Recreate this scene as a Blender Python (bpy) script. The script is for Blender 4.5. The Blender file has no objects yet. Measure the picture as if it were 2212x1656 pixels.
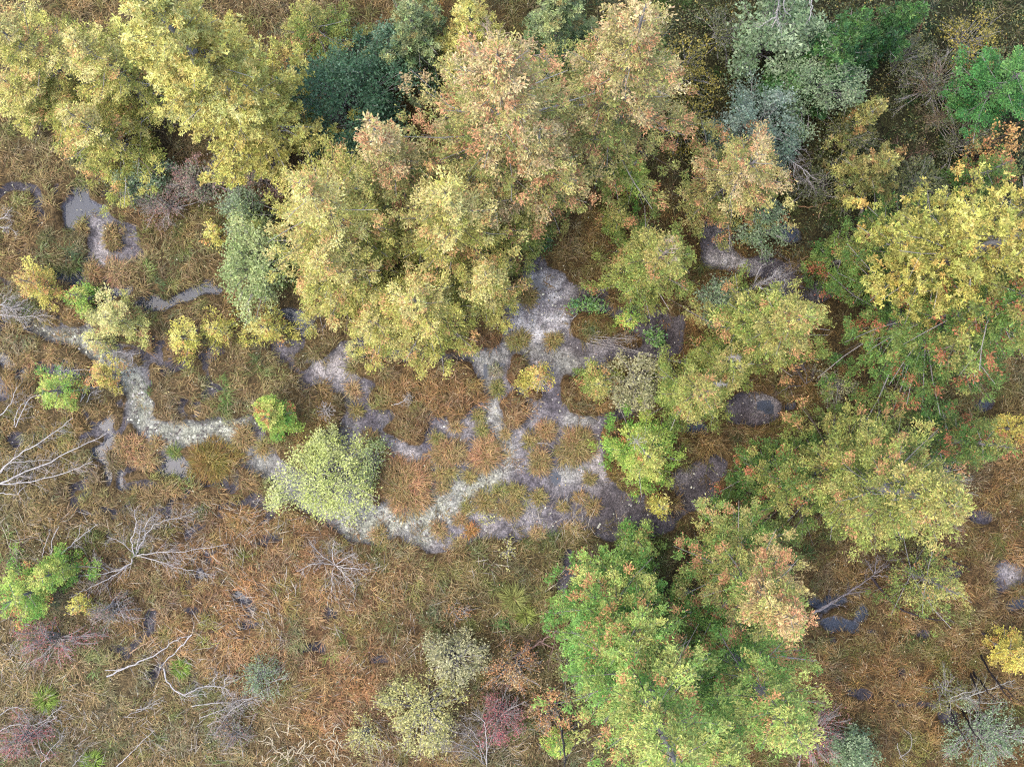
import bpy, math, random
import numpy as np
R = math.radians
sc = bpy.context.scene
COL = sc.collection
H = 24.0          # camera height above the fen, metres
PPM = 90.0        # reference pixels (2212 wide) per metre on the ground
CX, CY = 1106.0, 828.0

# ------------------------------------------------------------------ camera, sky, sun, exposure
cam = bpy.data.cameras.new('camera'); camo = bpy.data.objects.new('camera', cam); COL.objects.link(camo)
camo.location = (0, 0, H); camo.rotation_euler = (0, 0, 0)
cam.sensor_width = 36.0; cam.lens = 36.0 * H / (2212 / PPM); cam.clip_end = 500; cam.clip_start = 0.1
sc.camera = camo
SUN_EL, SUN_AZ = R(64), R(255)     # azimuth clockwise from +Y: soft light from the lower left of the picture
w = bpy.data.worlds.new('World'); sc.world = w; w.use_nodes = True
nt = w.node_tree; bg = nt.nodes['Background']
sky = nt.nodes.new('ShaderNodeTexSky'); sky.sky_type = 'NISHITA'; sky.sun_disc = False
sky.sun_elevation = SUN_EL; sky.sun_rotation = SUN_AZ; sky.air_density = 1.0; sky.dust_density = 3.0; sky.ozone_density = 1.0
nt.links.new(sky.outputs[0], bg.inputs[0]); bg.inputs[1].default_value = 0.15
sl = bpy.data.lights.new('sun', 'SUN'); sl.energy = 0.75; sl.angle = R(60); sl.color = (1.0, 0.95, 0.88)
so = bpy.data.objects.new('sun', sl); COL.objects.link(so); so.location = (-20, 5, 30)
so.rotation_euler = (R(90) - SUN_EL, 0, -SUN_AZ + math.pi)
vs = sc.view_settings; vs.view_transform = 'Standard'; vs.look = 'None'; vs.exposure = 1.95; vs.gamma = 1.0
vs.use_curve_mapping = False
sc.cycles.use_denoising = False; sc.cycles.filter_width = 1.2
sc.cycles.max_bounces = 5; sc.cycles.diffuse_bounces = 3; sc.cycles.transmission_bounces = 2; sc.cycles.transparent_max_bounces = 4

# ------------------------------------------------------------------ helpers
rng = np.random.default_rng(7)
def at(px, py, z=0.0):
    k = (H - z) / H / PPM
    return np.array([(px - CX) * k, (CY - py) * k, z])
def T(c, r, pts):           # points read off an enlarged ninth of the photograph
    return [(c * 737.3 + 0.3339 * x, r * 551.5 + 0.3339 * y) for x, y in pts]
def P2W(p):                 # picture points on the ground -> metres
    p = np.asarray(p, float); return np.stack([(p[..., 0] - CX) / PPM, (CY - p[..., 1]) / PPM], -1)
def lin(c):                  # picture colour -> linear; leaves bouncing light off each other deepen it, so start a little greyer
    v = (np.asarray(c, float) / 255.0) ** 2.2; g = (v * [.3, .5, .2]).sum(-1, keepdims=True)
    return g + (v - g) * .88
def unit(v):
    return v / np.maximum(np.linalg.norm(v, axis=-1, keepdims=True), 1e-9)
_ng = {}
def vnoise(x, y, s, seed):  # smooth value noise, -1..1
    if seed not in _ng: _ng[seed] = np.random.default_rng(seed).uniform(-1, 1, (256, 256))
    g = _ng[seed]; x = np.asarray(x) / s + 1000.37; y = np.asarray(y) / s + 1000.71
    i = np.floor(x).astype(int); j = np.floor(y).astype(int); fx = x - i; fy = y - j
    fx = fx * fx * (3 - 2 * fx); fy = fy * fy * (3 - 2 * fy)
    a = g[i % 256, j % 256]; b = g[(i + 1) % 256, j % 256]; c = g[i % 256, (j + 1) % 256]; d = g[(i + 1) % 256, (j + 1) % 256]
    return (a * (1 - fx) + b * fx) * (1 - fy) + (c * (1 - fx) + d * fx) * fy

def mesh_np(name, V, faces, mat, parent=None, col=None, smooth=False):
    """V (n,3); faces: list of (m,k) integer arrays of k-sided faces; one mesh object"""
    me = bpy.data.meshes.new(name)
    faces = [np.asarray(f, np.int32) for f in faces if len(f)]
    idx = np.concatenate([f.ravel() for f in faces]); tot = np.concatenate([np.full(len(f), f.shape[1], np.int32) for f in faces])
    st = np.concatenate([[0], np.cumsum(tot)[:-1]]).astype(np.int32)
    me.vertices.add(len(V)); me.vertices.foreach_set('co', np.ascontiguousarray(V, np.float32).ravel())
    me.loops.add(len(idx)); me.loops.foreach_set('vertex_index', idx)
    me.polygons.add(len(tot)); me.polygons.foreach_set('loop_start', st)
    if smooth: me.polygons.foreach_set('use_smooth', np.ones(len(tot), bool))
    me.update(calc_edges=True)
    if col is not None:
        a = me.attributes.new('Col', 'FLOAT_COLOR', 'POINT')
        c4 = np.ones((len(V), 4), np.float32); c4[:, :3] = col; a.data.foreach_set('color', c4.ravel())
    me.materials.append(mat)
    o = bpy.data.objects.new(name, me); COL.objects.link(o)
    if name in ('limbs', 'crown', 'foliage', 'stems', 'twigs', 'blades'): o['kind'] = 'stuff'   # too fine to pick apart
    if parent: o.parent = parent
    return o
def tag(o, label, cat=None, group=None, kind=None):
    o['label'] = label
    if cat: o['category'] = cat
    if group: o['group'] = group
    if kind: o['kind'] = kind
    return o
def thing(name, loc, label, cat, group=None):
    o = bpy.data.objects.new(name, None); o.empty_display_size = 0.2; COL.objects.link(o)
    o.location = tuple(float(v) for v in loc); return tag(o, label, cat, group)

class Tubes:                 # collects tapered tubes into one mesh
    def __init__(s): s.V = []; s.F = []; s.C = []; s.n = 0
    def add(s, pts, rad, col, sides=4):
        pts = np.asarray(pts, float); m = len(pts); rad = np.broadcast_to(np.asarray(rad, float), (m,))
        tg = unit(np.gradient(pts, axis=0)); ref = np.array([0.31, 0.17, 0.93]) if abs(tg[0][2]) < .9 else np.array([1.0, 0.1, 0])
        u = unit(np.cross(tg, ref)); v = np.cross(tg, u); a = np.arange(sides) * 2 * np.pi / sides
        ring = pts[:, None] + rad[:, None, None] * (np.cos(a)[None, :, None] * u[:, None] + np.sin(a)[None, :, None] * v[:, None])
        s.V.append(ring.reshape(-1, 3)); i = np.arange(m - 1)[:, None] * sides; k = np.arange(sides)[None]; k2 = (k + 1) % sides
        f = np.stack([i + k, i + k2, i + sides + k2, i + sides + k], -1).reshape(-1, 4) + s.n
        s.F.append(f); s.C.append(np.broadcast_to(np.asarray(col, float), (m * sides, 3))); s.n += m * sides
    def build(s, name, mat, parent=None, off=None):
        V = np.concatenate(s.V)
        if off is not None: V = V - off
        return mesh_np(name, V, [np.concatenate(s.F)], mat, parent, np.concatenate(s.C), True)
def smooth_line(pts, n):
    pts = np.asarray(pts, float); m = len(pts)
    if m < 3:
        t = np.linspace(0, 1, n)[:, None]; return pts[0] * (1 - t) + pts[-1] * t
    e = np.concatenate([[2 * pts[0] - pts[1]], pts, [2 * pts[-1] - pts[-2]]]); out = []
    for t in np.linspace(0, m - 1 - 1e-6, n):
        i = int(t); f = t - i; a, b, c, d = e[i], e[i + 1], e[i + 2], e[i + 3]
        out.append(.5 * (2 * b + (c - a) * f + (2 * a - 5 * b + 4 * c - d) * f * f + (3 * b - a - 3 * c + d) * f ** 3))
    return np.array(out)

def leaves(name, C, D, N, L, W, col, mat, parent=None, fold=0.18, off=None):
    """one folded four-cornered blade per leaf"""
    D = unit(D); S = unit(np.cross(D, N)); Nn = np.cross(S, D); L = np.asarray(L)[:, None]; W = np.asarray(W)[:, None]
    n = len(C); V = np.empty((n, 4, 3)); m = C + D * L * .5 + Nn * fold * W
    V[:, 0] = C; V[:, 1] = m + S * W * .5; V[:, 2] = C + D * L; V[:, 3] = m - S * W * .5
    if off is not None: V -= off
    return mesh_np(name, V.reshape(-1, 3), [np.arange(4 * n).reshape(n, 4)], mat, parent, np.repeat(col, 4, 0))

def slips(name, C, D, N, L, W, col, mat, parent=None):
    """narrow three-cornered foliage slips (scale-leaf sprays and needles)"""
    D = unit(D); S = unit(np.cross(D, N)); L = np.asarray(L)[:, None]; W = np.asarray(W)[:, None]; n = len(C); V = np.empty((n, 3, 3))
    V[:, 0] = C - D * L * .1; V[:, 1] = C + D * L * .8 + S * W * .62; V[:, 2] = C + D * L - S * W * .62
    return mesh_np(name, V.reshape(-1, 3), [np.arange(3 * n).reshape(n, 3)], mat, parent, np.repeat(col, 3, 0))

def blades(name, B, az, L, lift, wd, col, mat, parent=None, off=None):
    """arching sedge blades: base, knee, tip"""
    n = len(B); o = np.stack([np.cos(az), np.sin(az), 0 * az], 1); s = np.stack([-np.sin(az), np.cos(az), 0 * az], 1)
    L = L[:, None]; lift = lift[:, None]; wd = wd[:, None]; up = np.array([0, 0, 1.0])
    V = np.empty((n, 4, 3)); mid = B + o * L * .48 * (1 - lift * .45) + up * L * lift * .62; V[:, 0] = B; V[:, 1] = mid - s * wd * .6; V[:, 2] = B + o * L * (1 - lift * .25) + up * L * lift * .42; V[:, 3] = mid + s * wd * .6
    if off is not None: V -= off
    return mesh_np(name, V.reshape(-1, 3), [np.arange(4 * n).reshape(n, 4)], mat, parent, np.repeat(col, 4, 0))

# ------------------------------------------------------------------ materials
ALB = 0.62       # observed picture colour -> surface reflectance
def mat_new(name):
    m = bpy.data.materials.new(name); m.use_nodes = True; t = m.node_tree
    for n in list(t.nodes): t.nodes.remove(n)
    return m, t, t.nodes.new('ShaderNodeOutputMaterial')
def N(t, kind, **kw):
    n = t.nodes.new(kind)
    for k, v in kw.items(): setattr(n, k, v)
    return n
def leaf_mat(name, scale, amount, rough, trans, gloss):
    m, t, out = mat_new(name); a = N(t, 'ShaderNodeAttribute', attribute_name='Col')
    tc = N(t, 'ShaderNodeNewGeometry'); nz = N(t, 'ShaderNodeTexNoise'); nz.inputs['Scale'].default_value = scale; nz.inputs['Detail'].default_value = 3
    t.links.new(tc.outputs['Position'], nz.inputs['Vector'])
    mr = N(t, 'ShaderNodeMapRange'); mr.inputs[1].default_value = .3; mr.inputs[2].default_value = .7; mr.inputs[3].default_value = 1 - amount; mr.inputs[4].default_value = 1 + amount
    t.links.new(nz.outputs[0], mr.inputs[0])
    mx = N(t, 'ShaderNodeVectorMath', operation='SCALE'); t.links.new(a.outputs['Color'], mx.inputs[0]); t.links.new(mr.outputs[0], mx.inputs['Scale'])
    p = N(t, 'ShaderNodeBsdfPrincipled'); p.inputs['Roughness'].default_value = rough; p.inputs['Specular IOR Level'].default_value = gloss
    t.links.new(mx.outputs[0], p.inputs['Base Color'])
    if trans > 0:
        tr = N(t, 'ShaderNodeBsdfTranslucent'); t.links.new(mx.outputs[0], tr.inputs['Color']); ms = N(t, 'ShaderNodeMixShader'); ms.inputs[0].default_value = trans
        t.links.new(p.outputs[0], ms.inputs[1]); t.links.new(tr.outputs[0], ms.inputs[2]); t.links.new(ms.outputs[0], out.inputs[0])
    else: t.links.new(p.outputs[0], out.inputs[0])
    return m
M_NEEDLE = leaf_mat('conifer_foliage', 9, .18, .6, .16, .22)
M_LEAF = leaf_mat('broad_leaf', 7, .14, .5, .3, .35)
M_SEDGE = leaf_mat('sedge_blade', 4, .15, .7, .2, .15)
M_BARK = leaf_mat('weathered_bark', 25, .25, .85, 0, .1)
M_MARL = leaf_mat('marl_chip', 12, .15, .8, 0, .2)

def ground_mat():
    m, t, out = mat_new('fen_ground'); L = t.links.new
    g = N(t, 'ShaderNodeNewGeometry'); a = N(t, 'ShaderNodeAttribute', attribute_name='Col'); am = N(t, 'ShaderNodeAttribute', attribute_name='MudCol'); k = N(t, 'ShaderNodeAttribute', attribute_name='mud')
    def noise(sc_, det, ro):
        n = N(t, 'ShaderNodeTexNoise'); n.inputs['Scale'].default_value = sc_; n.inputs['Detail'].default_value = det; n.inputs['Roughness'].default_value = ro; L(g.outputs['Position'], n.inputs['Vector']); return n
    def rng_(src, lo, hi, o0, o1):
        r = N(t, 'ShaderNodeMapRange'); r.inputs[1].default_value = lo; r.inputs[2].default_value = hi; r.inputs[3].default_value = o0; r.inputs[4].default_value = o1; L(src, r.inputs[0]); return r.outputs[0]
    def mul(a_, b_):
        q_ = N(t, 'ShaderNodeMath', operation='MULTIPLY'); L(a_, q_.inputs[0]); L(b_, q_.inputs[1]); return q_.outputs[0]
    def scale(v_, f_):
        q_ = N(t, 'ShaderNodeVectorMath', operation='SCALE'); L(v_, q_.inputs[0]); L(f_, q_.inputs['Scale']); return q_.outputs[0]
    fine = noise(26, 8, .75); mid_ = noise(7, 6, .65); big = noise(1.7, 3, .5)
    vo = N(t, 'ShaderNodeTexVoronoi'); vo.inputs['Scale'].default_value = 24; L(g.outputs['Position'], vo.inputs['Vector'])
    f1 = mul(mul(rng_(fine.outputs[0], .36, .64, .45, 1.45), rng_(mid_.outputs[0], .34, .66, .45, 1.4)), rng_(big.outputs[0], .3, .7, .85, 1.15))
    f2 = mul(f1, rng_(vo.outputs['Distance'], .1, .7, 1.25, .72))
    cm = scale(am.outputs['Color'], f2); cp = scale(a.outputs['Color'], mul(f1, rng_(fine.outputs[0], .4, .6, .7, 1.3)))
    ad = N(t, 'ShaderNodeMath', operation='ADD'); L(k.outputs['Fac'], ad.inputs[0]); L(rng_(fine.outputs[0], .25, .75, -.28, .28), ad.inputs[1]); e = rng_(ad.outputs[0], .38, .6, 0, 1)
    mx = N(t, 'ShaderNodeMix', data_type='RGBA'); L(e, mx.inputs[0]); L(cp, mx.inputs[6]); L(cm, mx.inputs[7])
    p = N(t, 'ShaderNodeBsdfPrincipled'); L(mx.outputs[2], p.inputs['Base Color']); L(rng_(e, 0, 1, .9, .6), p.inputs['Roughness']); p.inputs['Specular IOR Level'].default_value = .18
    b = N(t, 'ShaderNodeBump'); b.inputs['Strength'].default_value = .8; b.inputs['Distance'].default_value = .03; L(fine.outputs[0], b.inputs['Height']); L(b.outputs[0], p.inputs['Normal'])
    L(p.outputs[0], out.inputs[0]); return m
M_GROUND = ground_mat()
def water_mat():
    m, t, out = mat_new('fen_water'); L = t.links.new
    tr = N(t, 'ShaderNodeBsdfTransparent'); tr.inputs[0].default_value = (.72, .78, .86, 1)
    d = N(t, 'ShaderNodeBsdfDiffuse'); d.inputs[0].default_value = (.05, .057, .072, 1)
    m1 = N(t, 'ShaderNodeMixShader'); m1.inputs[0].default_value = .62; L(tr.outputs[0], m1.inputs[1]); L(d.outputs[0], m1.inputs[2])
    gl = N(t, 'ShaderNodeBsdfGlossy'); gl.inputs['Roughness'].default_value = .04
    n = N(t, 'ShaderNodeTexNoise'); n.inputs['Scale'].default_value = 5; bp = N(t, 'ShaderNodeBump'); bp.inputs['Strength'].default_value = .06; L(n.outputs[0], bp.inputs['Height']); L(bp.outputs[0], gl.inputs['Normal'])
    f = N(t, 'ShaderNodeFresnel'); f.inputs[0].default_value = 1.33; m2 = N(t, 'ShaderNodeMixShader'); L(f.outputs[0], m2.inputs[0]); L(m1.outputs[0], m2.inputs[1]); L(gl.outputs[0], m2.inputs[2])
    L(m2.outputs[0], out.inputs[0]); return m
M_WATER = water_mat()

# ------------------------------------------------------------------ maps of the fen: where mud, pools and marl lie
GS = 3.0; MX, MY = 150, 150
gx = np.arange(-MX, 2212 + MX, GS); gy = np.arange(-MY, 1656 + MY, GS); PX, PY = np.meshgrid(gx, gy)
WXp = PX + 9 * vnoise(PX, PY, 42, 11) + 5 * vnoise(PX, PY, 17, 12); WYp = PY + 9 * vnoise(PX, PY, 42, 13) + 5 * vnoise(PX, PY, 17, 14)
def poly(pts):
    pts = np.asarray(pts, float); ins = np.zeros(PX.shape, bool); n = len(pts)
    for i in range(n):
        x1, y1 = pts[i]; x2, y2 = pts[(i + 1) % n]
        if y1 == y2: continue
        c = ((y1 > WYp) != (y2 > WYp)) & (WXp < (x2 - x1) * (WYp - y1) / (y2 - y1) + x1); ins ^= c
    return ins
def line(pts):              # (x, y, full width)
    pts = [(x_, y_, w_ * 1.12 + 6) for x_, y_, w_ in pts]
    ins = np.zeros(PX.shape, bool)
    for (x1, y1, w1), (x2, y2, w2) in zip(pts[:-1], pts[1:]):
        dx, dy = x2 - x1, y2 - y1; t = np.clip(((WXp - x1) * dx + (WYp - y1) * dy) / max(dx * dx + dy * dy, 1e-6), 0, 1)
        ins |= np.hypot(WXp - x1 - t * dx, WYp - y1 - t * dy) < (w1 + (w2 - w1) * t) / 2
    return ins
def TL(c, r, pts): return [(c * 737.3 + .3339 * x, r * 551.5 + .3339 * y, w_ * .3339) for x, y, w_ in pts]
def ell(x, y, rx, ry=None): return ((WXp - x) / rx) ** 2 + ((WYp - y) / (ry or rx)) ** 2 < 1
def TE(c, r, x, y, rx, ry=None): return ell(c * 737.3 + .3339 * x, r * 551.5 + .3339 * y, rx * .3339, (ry or rx) * .3339)
def blur(a, n, k=2):
    a = a.astype(float)
    for _ in range(k):
        for ax in (0, 1):
            c = np.cumsum(np.concatenate([np.repeat(np.take(a, [0], ax), n + 1, ax), a, np.repeat(np.take(a, [-1], ax), n, ax)], ax), ax)
            s = a.shape[ax]; a = (np.take(c, np.arange(2 * n + 1, 2 * n + 1 + s), ax) - np.take(c, np.arange(s), ax)) / (2 * n + 1)
    return a

mud = poly(T(1, 1, [(1200, -30), (1300, -10), (1340, 60), (1440, 110), (1480, 180), (1600, 200), (1720, 220), (1760, 330), (1900, 320), (2040, 300), (2100, 380),
    (2208, 400), (2208, 640), (2050, 700), (1900, 640), (1740, 690), (1640, 760), (1500, 760), (1420, 820), (1440, 960), (1560, 1010), (1750, 1020),
    (1900, 900), (1960, 1000), (1800, 1060), (1700, 1100), (1690, 1350), (1760, 1480), (1850, 1540), (2010, 1540), (2208, 1380), (2400, 1300), (2500, 1350), (2420, 1600), (2250, 1656), (2100, 1800), (1750, 1860),
    (1500, 1780), (1200, 1830), (900, 1850), (760, 1920), (560, 1940), (480, 1900), (380, 1830), (220, 1900), (0, 1830), (-160, 1700), (-200, 1400), (-100, 1250), (0, 1150), (-30, 900),
    (-120, 830), (-260, 860), (-300, 790), (-160, 700), (0, 560), (120, 520), (500, 600), (700, 640), (790, 590), (1000, 590), (1010, 480), (1040, 390), (1020, 330), (1060, 250), (1140, 210), (1150, 90)]))
isl = np.zeros(PX.shape, bool)
isl |= poly(T(1, 1, [(20, 700), (160, 640), (400, 680), (640, 690), (760, 660), (860, 690), (915, 780), (920, 880), (960, 960), (880, 960), (830, 1010), (780, 1050), (690, 1090), (690, 980), (660, 1060),
    (600, 1050), (590, 990), (540, 1040), (560, 1100), (550, 1210), (500, 1260), (420, 1230), (385, 1160), (260, 1150), (270, 1090), (360, 1040), (330, 990), (190, 970), (200, 900), (250, 830), (140, 800), (80, 760)]))
isl |= poly(T(1, 1, [(-160, 1020), (-20, 880), (20, 900), (30, 1010), (-10, 1050), (-90, 1240), (-140, 1180)]))
for e in [(1660, 450, 170, 95), (980, 500, 45, 100), (1490, 840, 60, 85), (1590, 990, 130, 50), (1135, 780, 60, 120), (1240, 910, 60, 45), (1110, 1010, 95, 105),
          (300, 1900, 90, 60), (1850, 560, 90, 50), (2080, 1580, 110, 60), (230, 1500, 60, 120)]:
    isl |= TE(1, 1, *e)
mud &= ~isl
mud |= poly(T(0, 0, [(480, 1200), (535, 1205), (560, 1290), (700, 1310), (730, 1390), (780, 1440), (880, 1470), (900, 1560), (930, 1680), (810, 1720), (690, 1690), (640, 1760), (560, 1820), (500, 1880), (450, 1810), (340, 1770), (500, 1730), (560, 1650), (590, 1520), (520, 1400), (500, 1470), (520, 1590), (480, 1560), (470, 1480), (410, 1470), (400, 1330)]))
mud &= ~TE(0, 0, 725, 1540, 55, 85)
for e in [(238, 1370, 35, 100), (345, 1215, 28, 40)]: mud |= TE(0, 0, *e)
mud |= line(TL(0, 0, [(-60, 1270, 30), (80, 1230, 22), (200, 1195, 40), (260, 1290, 26)]))
mud |= line(TL(0, 0, [(660, 1240, 18), (770, 1200, 26), (850, 1180, 14)]))
pl = [TL(0, 1, [(890, 310, 40), (960, 310, 60), (1060, 325, 45), (1160, 275, 50), (1240, 235, 62), (1350, 212, 55), (1400, 225, 30)]),
      TL(0, 1, [(720, 220, 40), (830, 225, 40)]), TL(0, 1, [(1820, 380, 45), (1900, 395, 70), (1960, 470, 50), (1995, 490, 20)]),
      TL(0, 1, [(170, 430, 60), (300, 480, 70), (400, 515, 90), (560, 545, 150), (650, 630, 130), (700, 700, 110), (820, 800, 130), (870, 870, 80), (920, 960, 105), (905, 1070, 110), (990, 1140, 110), (1180, 1165, 125), (1420, 1150, 120), (1540, 1130, 110), (1600, 1070, 60)]),
      TL(0, 1, [(1480, 1180, 110), (1580, 1290, 90), (1680, 1330, 140), (1790, 1400, 140), (1900, 1500, 160), (2100, 1600, 160), (2300, 1650, 130)]),
      TL(0, 1, [(1040, 1160, 60), (1080, 1270, 80), (1130, 1350, 110), (1210, 1420, 50)]), TL(0, 1, [(1640, 1130, 50), (1680, 1230, 60), (1760, 1300, 70)]),
      TL(0, 1, [(690, 1060, 40), (660, 1110, 70), (740, 1180, 60), (650, 1270, 60), (690, 1340, 40), (700, 1440, 26)]), TL(0, 1, [(830, 970, 26), (820, 1060, 26), (780, 1140, 32), (730, 1160, 30)]),
      TL(0, 1, [(560, 1000, 20), (600, 1090, 26), (590, 1190, 16), (510, 1180, 20)]), TL(0, 1, [(0, 660, 60), (30, 700, 50)]), TL(0, 1, [(-40, 860, 120), (20, 880, 70)]),
      TL(0, 1, [(100, 770, 50), (200, 730, 30), (300, 700, 70), (400, 740, 110), (480, 790, 80), (300, 840, 50)]), TL(0, 1, [(860, 1370, 24), (960, 1390, 26), (1050, 1400, 30)]),
      TL(0, 1, [(780, 1400, 16), (785, 1500, 26)]), TL(0, 1, [(690, 1440, 20), (700, 1500, 12)]), TL(0, 1, [(1620, 1560, 26), (1720, 1600, 30), (1800, 1640, 26)]), TL(0, 1, [(1330, 1460, 60), (1420, 1440, 60)]),
      TL(0, 1, [(1300, 670, 20), (1340, 680, 36)]), TL(0, 1, [(1140, 710, 20), (1190, 720, 34)]),
      TL(0, 2, [(980, 640, 30), (950, 690, 56), (950, 780, 20), (880, 870, 30), (790, 990, 34)]),
      TL(0, 2, [(690, 900, 12), (800, 910, 24)]), TL(0, 2, [(1480, 530, 24), (1530, 560, 46), (1620, 600, 20)]), TL(0, 2, [(1210, 610, 20), (1340, 650, 30)]), TL(0, 2, [(1600, 730, 20), (1690, 715, 26)]),
      TL(0, 2, [(1950, 890, 24), (2080, 880, 30)]), TL(0, 2, [(730, 10, 12), (740, 60, 16)]), TL(0, 2, [(680, 150, 12), (730, 260, 16)]), TL(0, 2, [(1210, 80, 12), (1225, 160, 16)]), TL(0, 2, [(1350, 240, 26), (1370, 330, 30)]),
      TL(1, 2, [(1450, 250, 30), (1480, 400, 60), (1430, 480, 40), (1390, 680, 36)]), TL(1, 2, [(180, 960, 26), (280, 965, 36)]),
      TL(1, 2, [(1380, 1250, 60), (1400, 1330, 50)])]
for q in pl: mud |= line(q)
for e in [(1310, 430, 40, 34), (1790, 190, 26), (1530, 150, 20), (1515, 330, 26, 20), (1440, 40, 24), (1230, 470, 26, 20), (1440, 460, 20), (1090, 1400, 18), (1240, 1640, 26), (870, 640, 16)]: mud |= TE(0, 2, *e)
for e in [(450, 1000, 190, 110), (700, 990, 40), (80, 1120, 80, 55), (900, 230, 120, 80), (1280, 1030, 70, 30), (1440, 1140, 110, 60), (1600, 1290, 120, 90), (1960, 960, 80, 70)]: mud |= TE(2, 1, *e)
for e in [(220, 1540, 130, 130), (280, 1350, 60, 65), (400, 1375, 45, 28), (590, 1335, 36, 30), (690, 1520, 80, 60), (250, 1660, 150, 90)]: mud |= TE(2, 0, *e)
mud |= poly(T(2, 1, [(230, 0), (480, 10), (700, 60), (740, 200), (690, 330), (600, 330), (520, 120), (400, 130), (250, 90)]))
for e in [(890, 620, 55, 34), (985, 565, 48, 38), (990, 725, 48, 42), (1085, 735, 50, 28), (1170, 660, 44, 34), (985, 850, 26, 34), (730, 915, 60, 28), (2100, 400, 120, 80), (2170, 610, 55, 55), (1745, 420, 60, 34),
          (1140, 1190, 90, 32), (1420, 1045, 22, 58), (1710, 1330, 70, 66), (1920, 40, 80, 50), (1650, 880, 34, 24), (1000, 1100, 24, 40), (2080, 500, 50, 50), (1580, 1270, 70, 24), (880, 710, 30, 36), (1230, 770, 36, 20), (1350, 500, 40, 50), (1390, 1240, 120, 16), (1550, 780, 46, 26)]: mud |= TE(2, 2, *e)
# web of wet gaps between the sedge hummocks of the left fen
rid = np.abs(vnoise(WXp, WYp, 62, 71) + .35 * vnoise(WXp, WYp, 24, 72)); zone = blur(poly([(-150, 470), (120, 520), (260, 560), (640, 640), (740, 760), (660, 860), (560, 960), (620, 1100), (560, 1200), (330, 1180), (200, 1140), (-150, 1130)]), 12)
mud |= (rid < .125 * zone) & (vnoise(PX, PY, 150, 73) > -.45); zone2 = blur(poly([(200, 1130), (620, 1130), (760, 1200), (720, 1450), (300, 1480), (230, 1330)]), 12)
mud |= (rid < .06 * zone2) & (vnoise(PX, PY, 90, 74) > .05)
# pools of standing water
water = poly(T(0, 0, [(400, 1330), (480, 1290), (480, 1200), (540, 1220), (570, 1300), (690, 1310), (700, 1380), (560, 1380), (500, 1390), (480, 1490), (410, 1480)]))
water |= poly(T(0, 1, [(350, 110), (500, 80), (530, 0), (560, 30), (560, 150), (500, 215), (450, 170)]))
for q in pl[:3] + [pl[7][2:], pl[14], pl[12][3:5], pl[5][2:], pl[10], pl[13]]: water |= line(q)
for e in [(120, 770, 40), (270, 830, 34), (710, 640, 26, 30), (670, 1080, 40, 24), (1640, 1660, 10)]: water |= TE(0, 1, *e)
for e in [(1248, 215, 26, 55), (950, 740, 18, 40), (570, 1370, 30, 22), (845, 1340, 22, 22), (1150, 900, 26, 40), (250, 1110, 8, 50), (1380, 1420, 14, 40), (1260, 1350, 10, 40), (60, 870, 30, 24), (1040, 770, 12, 60)]: water |= TE(1, 1, *e)
for e in [(530, 985, 26, 28), (80, 1120, 70, 45), (700, 990, 32, 18), (1960, 960, 40, 40)]: water |= TE(2, 1, *e)
for e in [(690, 1525, 76, 50), (590, 1335, 30, 26), (400, 1375, 40, 22), (270, 1330, 34, 38)]: water |= TE(2, 0, *e)
for e in [(890, 620, 75, 44), (985, 565, 62, 50), (990, 725, 66, 56), (1085, 735, 66, 38), (1170, 660, 60, 46), (730, 915, 56, 24), (2170, 610, 50, 50), (1350, 500, 26, 40)]: water |= TE(2, 2, *e)
for e in [(1310, 430, 32, 26), (1530, 560, 34, 20), (1515, 330, 18, 14), (1530, 150, 16), (735, 40, 8, 40)]: water |= TE(0, 2, *e)
mud |= water
# pale marl bars
pale = line(pl[3]) | line(pl[4])
pale |= line(TL(1, 1, [(0, 1700, 160), (300, 1720, 190), (620, 1640, 190), (850, 1520, 150), (1000, 1420, 120), (1050, 1280, 100), (1020, 1130, 90), (985, 1020, 90), (960, 930, 60)]))
pale |= poly(T(1, 1, [(800, 600), (1000, 590), (1080, 610), (1320, 570), (1500, 600), (1620, 690), (1560, 740), (1440, 780), (1340, 690), (1150, 670), (1060, 720), (900, 710)]))
pale |= line(TL(1, 1, [(960, 740, 40), (930, 850, 40), (960, 950, 60)]))
pale |= line(TL(1, 1, [(1480, 1060, 60), (1640, 1060, 60)])) | TE(1, 1, 1500, 1400, 90, 60)
white = poly(T(1, 1, [(1250, 60), (1300, 120), (1460, 130), (1460, 290), (1380, 310), (1280, 230), (1180, 130)])) | poly(T(1, 1, [(1060, 370), (1170, 380), (1300, 400), (1480, 380), (1500, 460), (1400, 520), (1280, 560), (1080, 480), (1040, 590), (1000, 590), (1020, 450)])) | TE(1, 1, 1110, 290, 40, 60)
white |= TE(2, 1, 330, 50, 120, 60) | TE(1, 1, 1330, 450, 150, 60)
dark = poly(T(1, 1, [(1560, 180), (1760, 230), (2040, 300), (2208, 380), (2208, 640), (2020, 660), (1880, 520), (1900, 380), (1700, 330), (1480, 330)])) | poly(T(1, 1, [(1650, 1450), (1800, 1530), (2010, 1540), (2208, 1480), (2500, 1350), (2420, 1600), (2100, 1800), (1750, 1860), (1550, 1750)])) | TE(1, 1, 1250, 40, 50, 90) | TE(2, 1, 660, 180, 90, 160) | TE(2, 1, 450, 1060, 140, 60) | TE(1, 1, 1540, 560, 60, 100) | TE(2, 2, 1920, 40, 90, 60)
yellowish = line(pl[3]) | poly(T(1, 2, [(0, 0), (620, 0), (560, 120), (600, 180), (540, 280), (400, 170), (240, 250), (0, 180)])) | line(TL(1, 1, [(620, 1640, 150), (850, 1520, 110), (1000, 1420, 90), (1050, 1280, 70)]))

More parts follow.
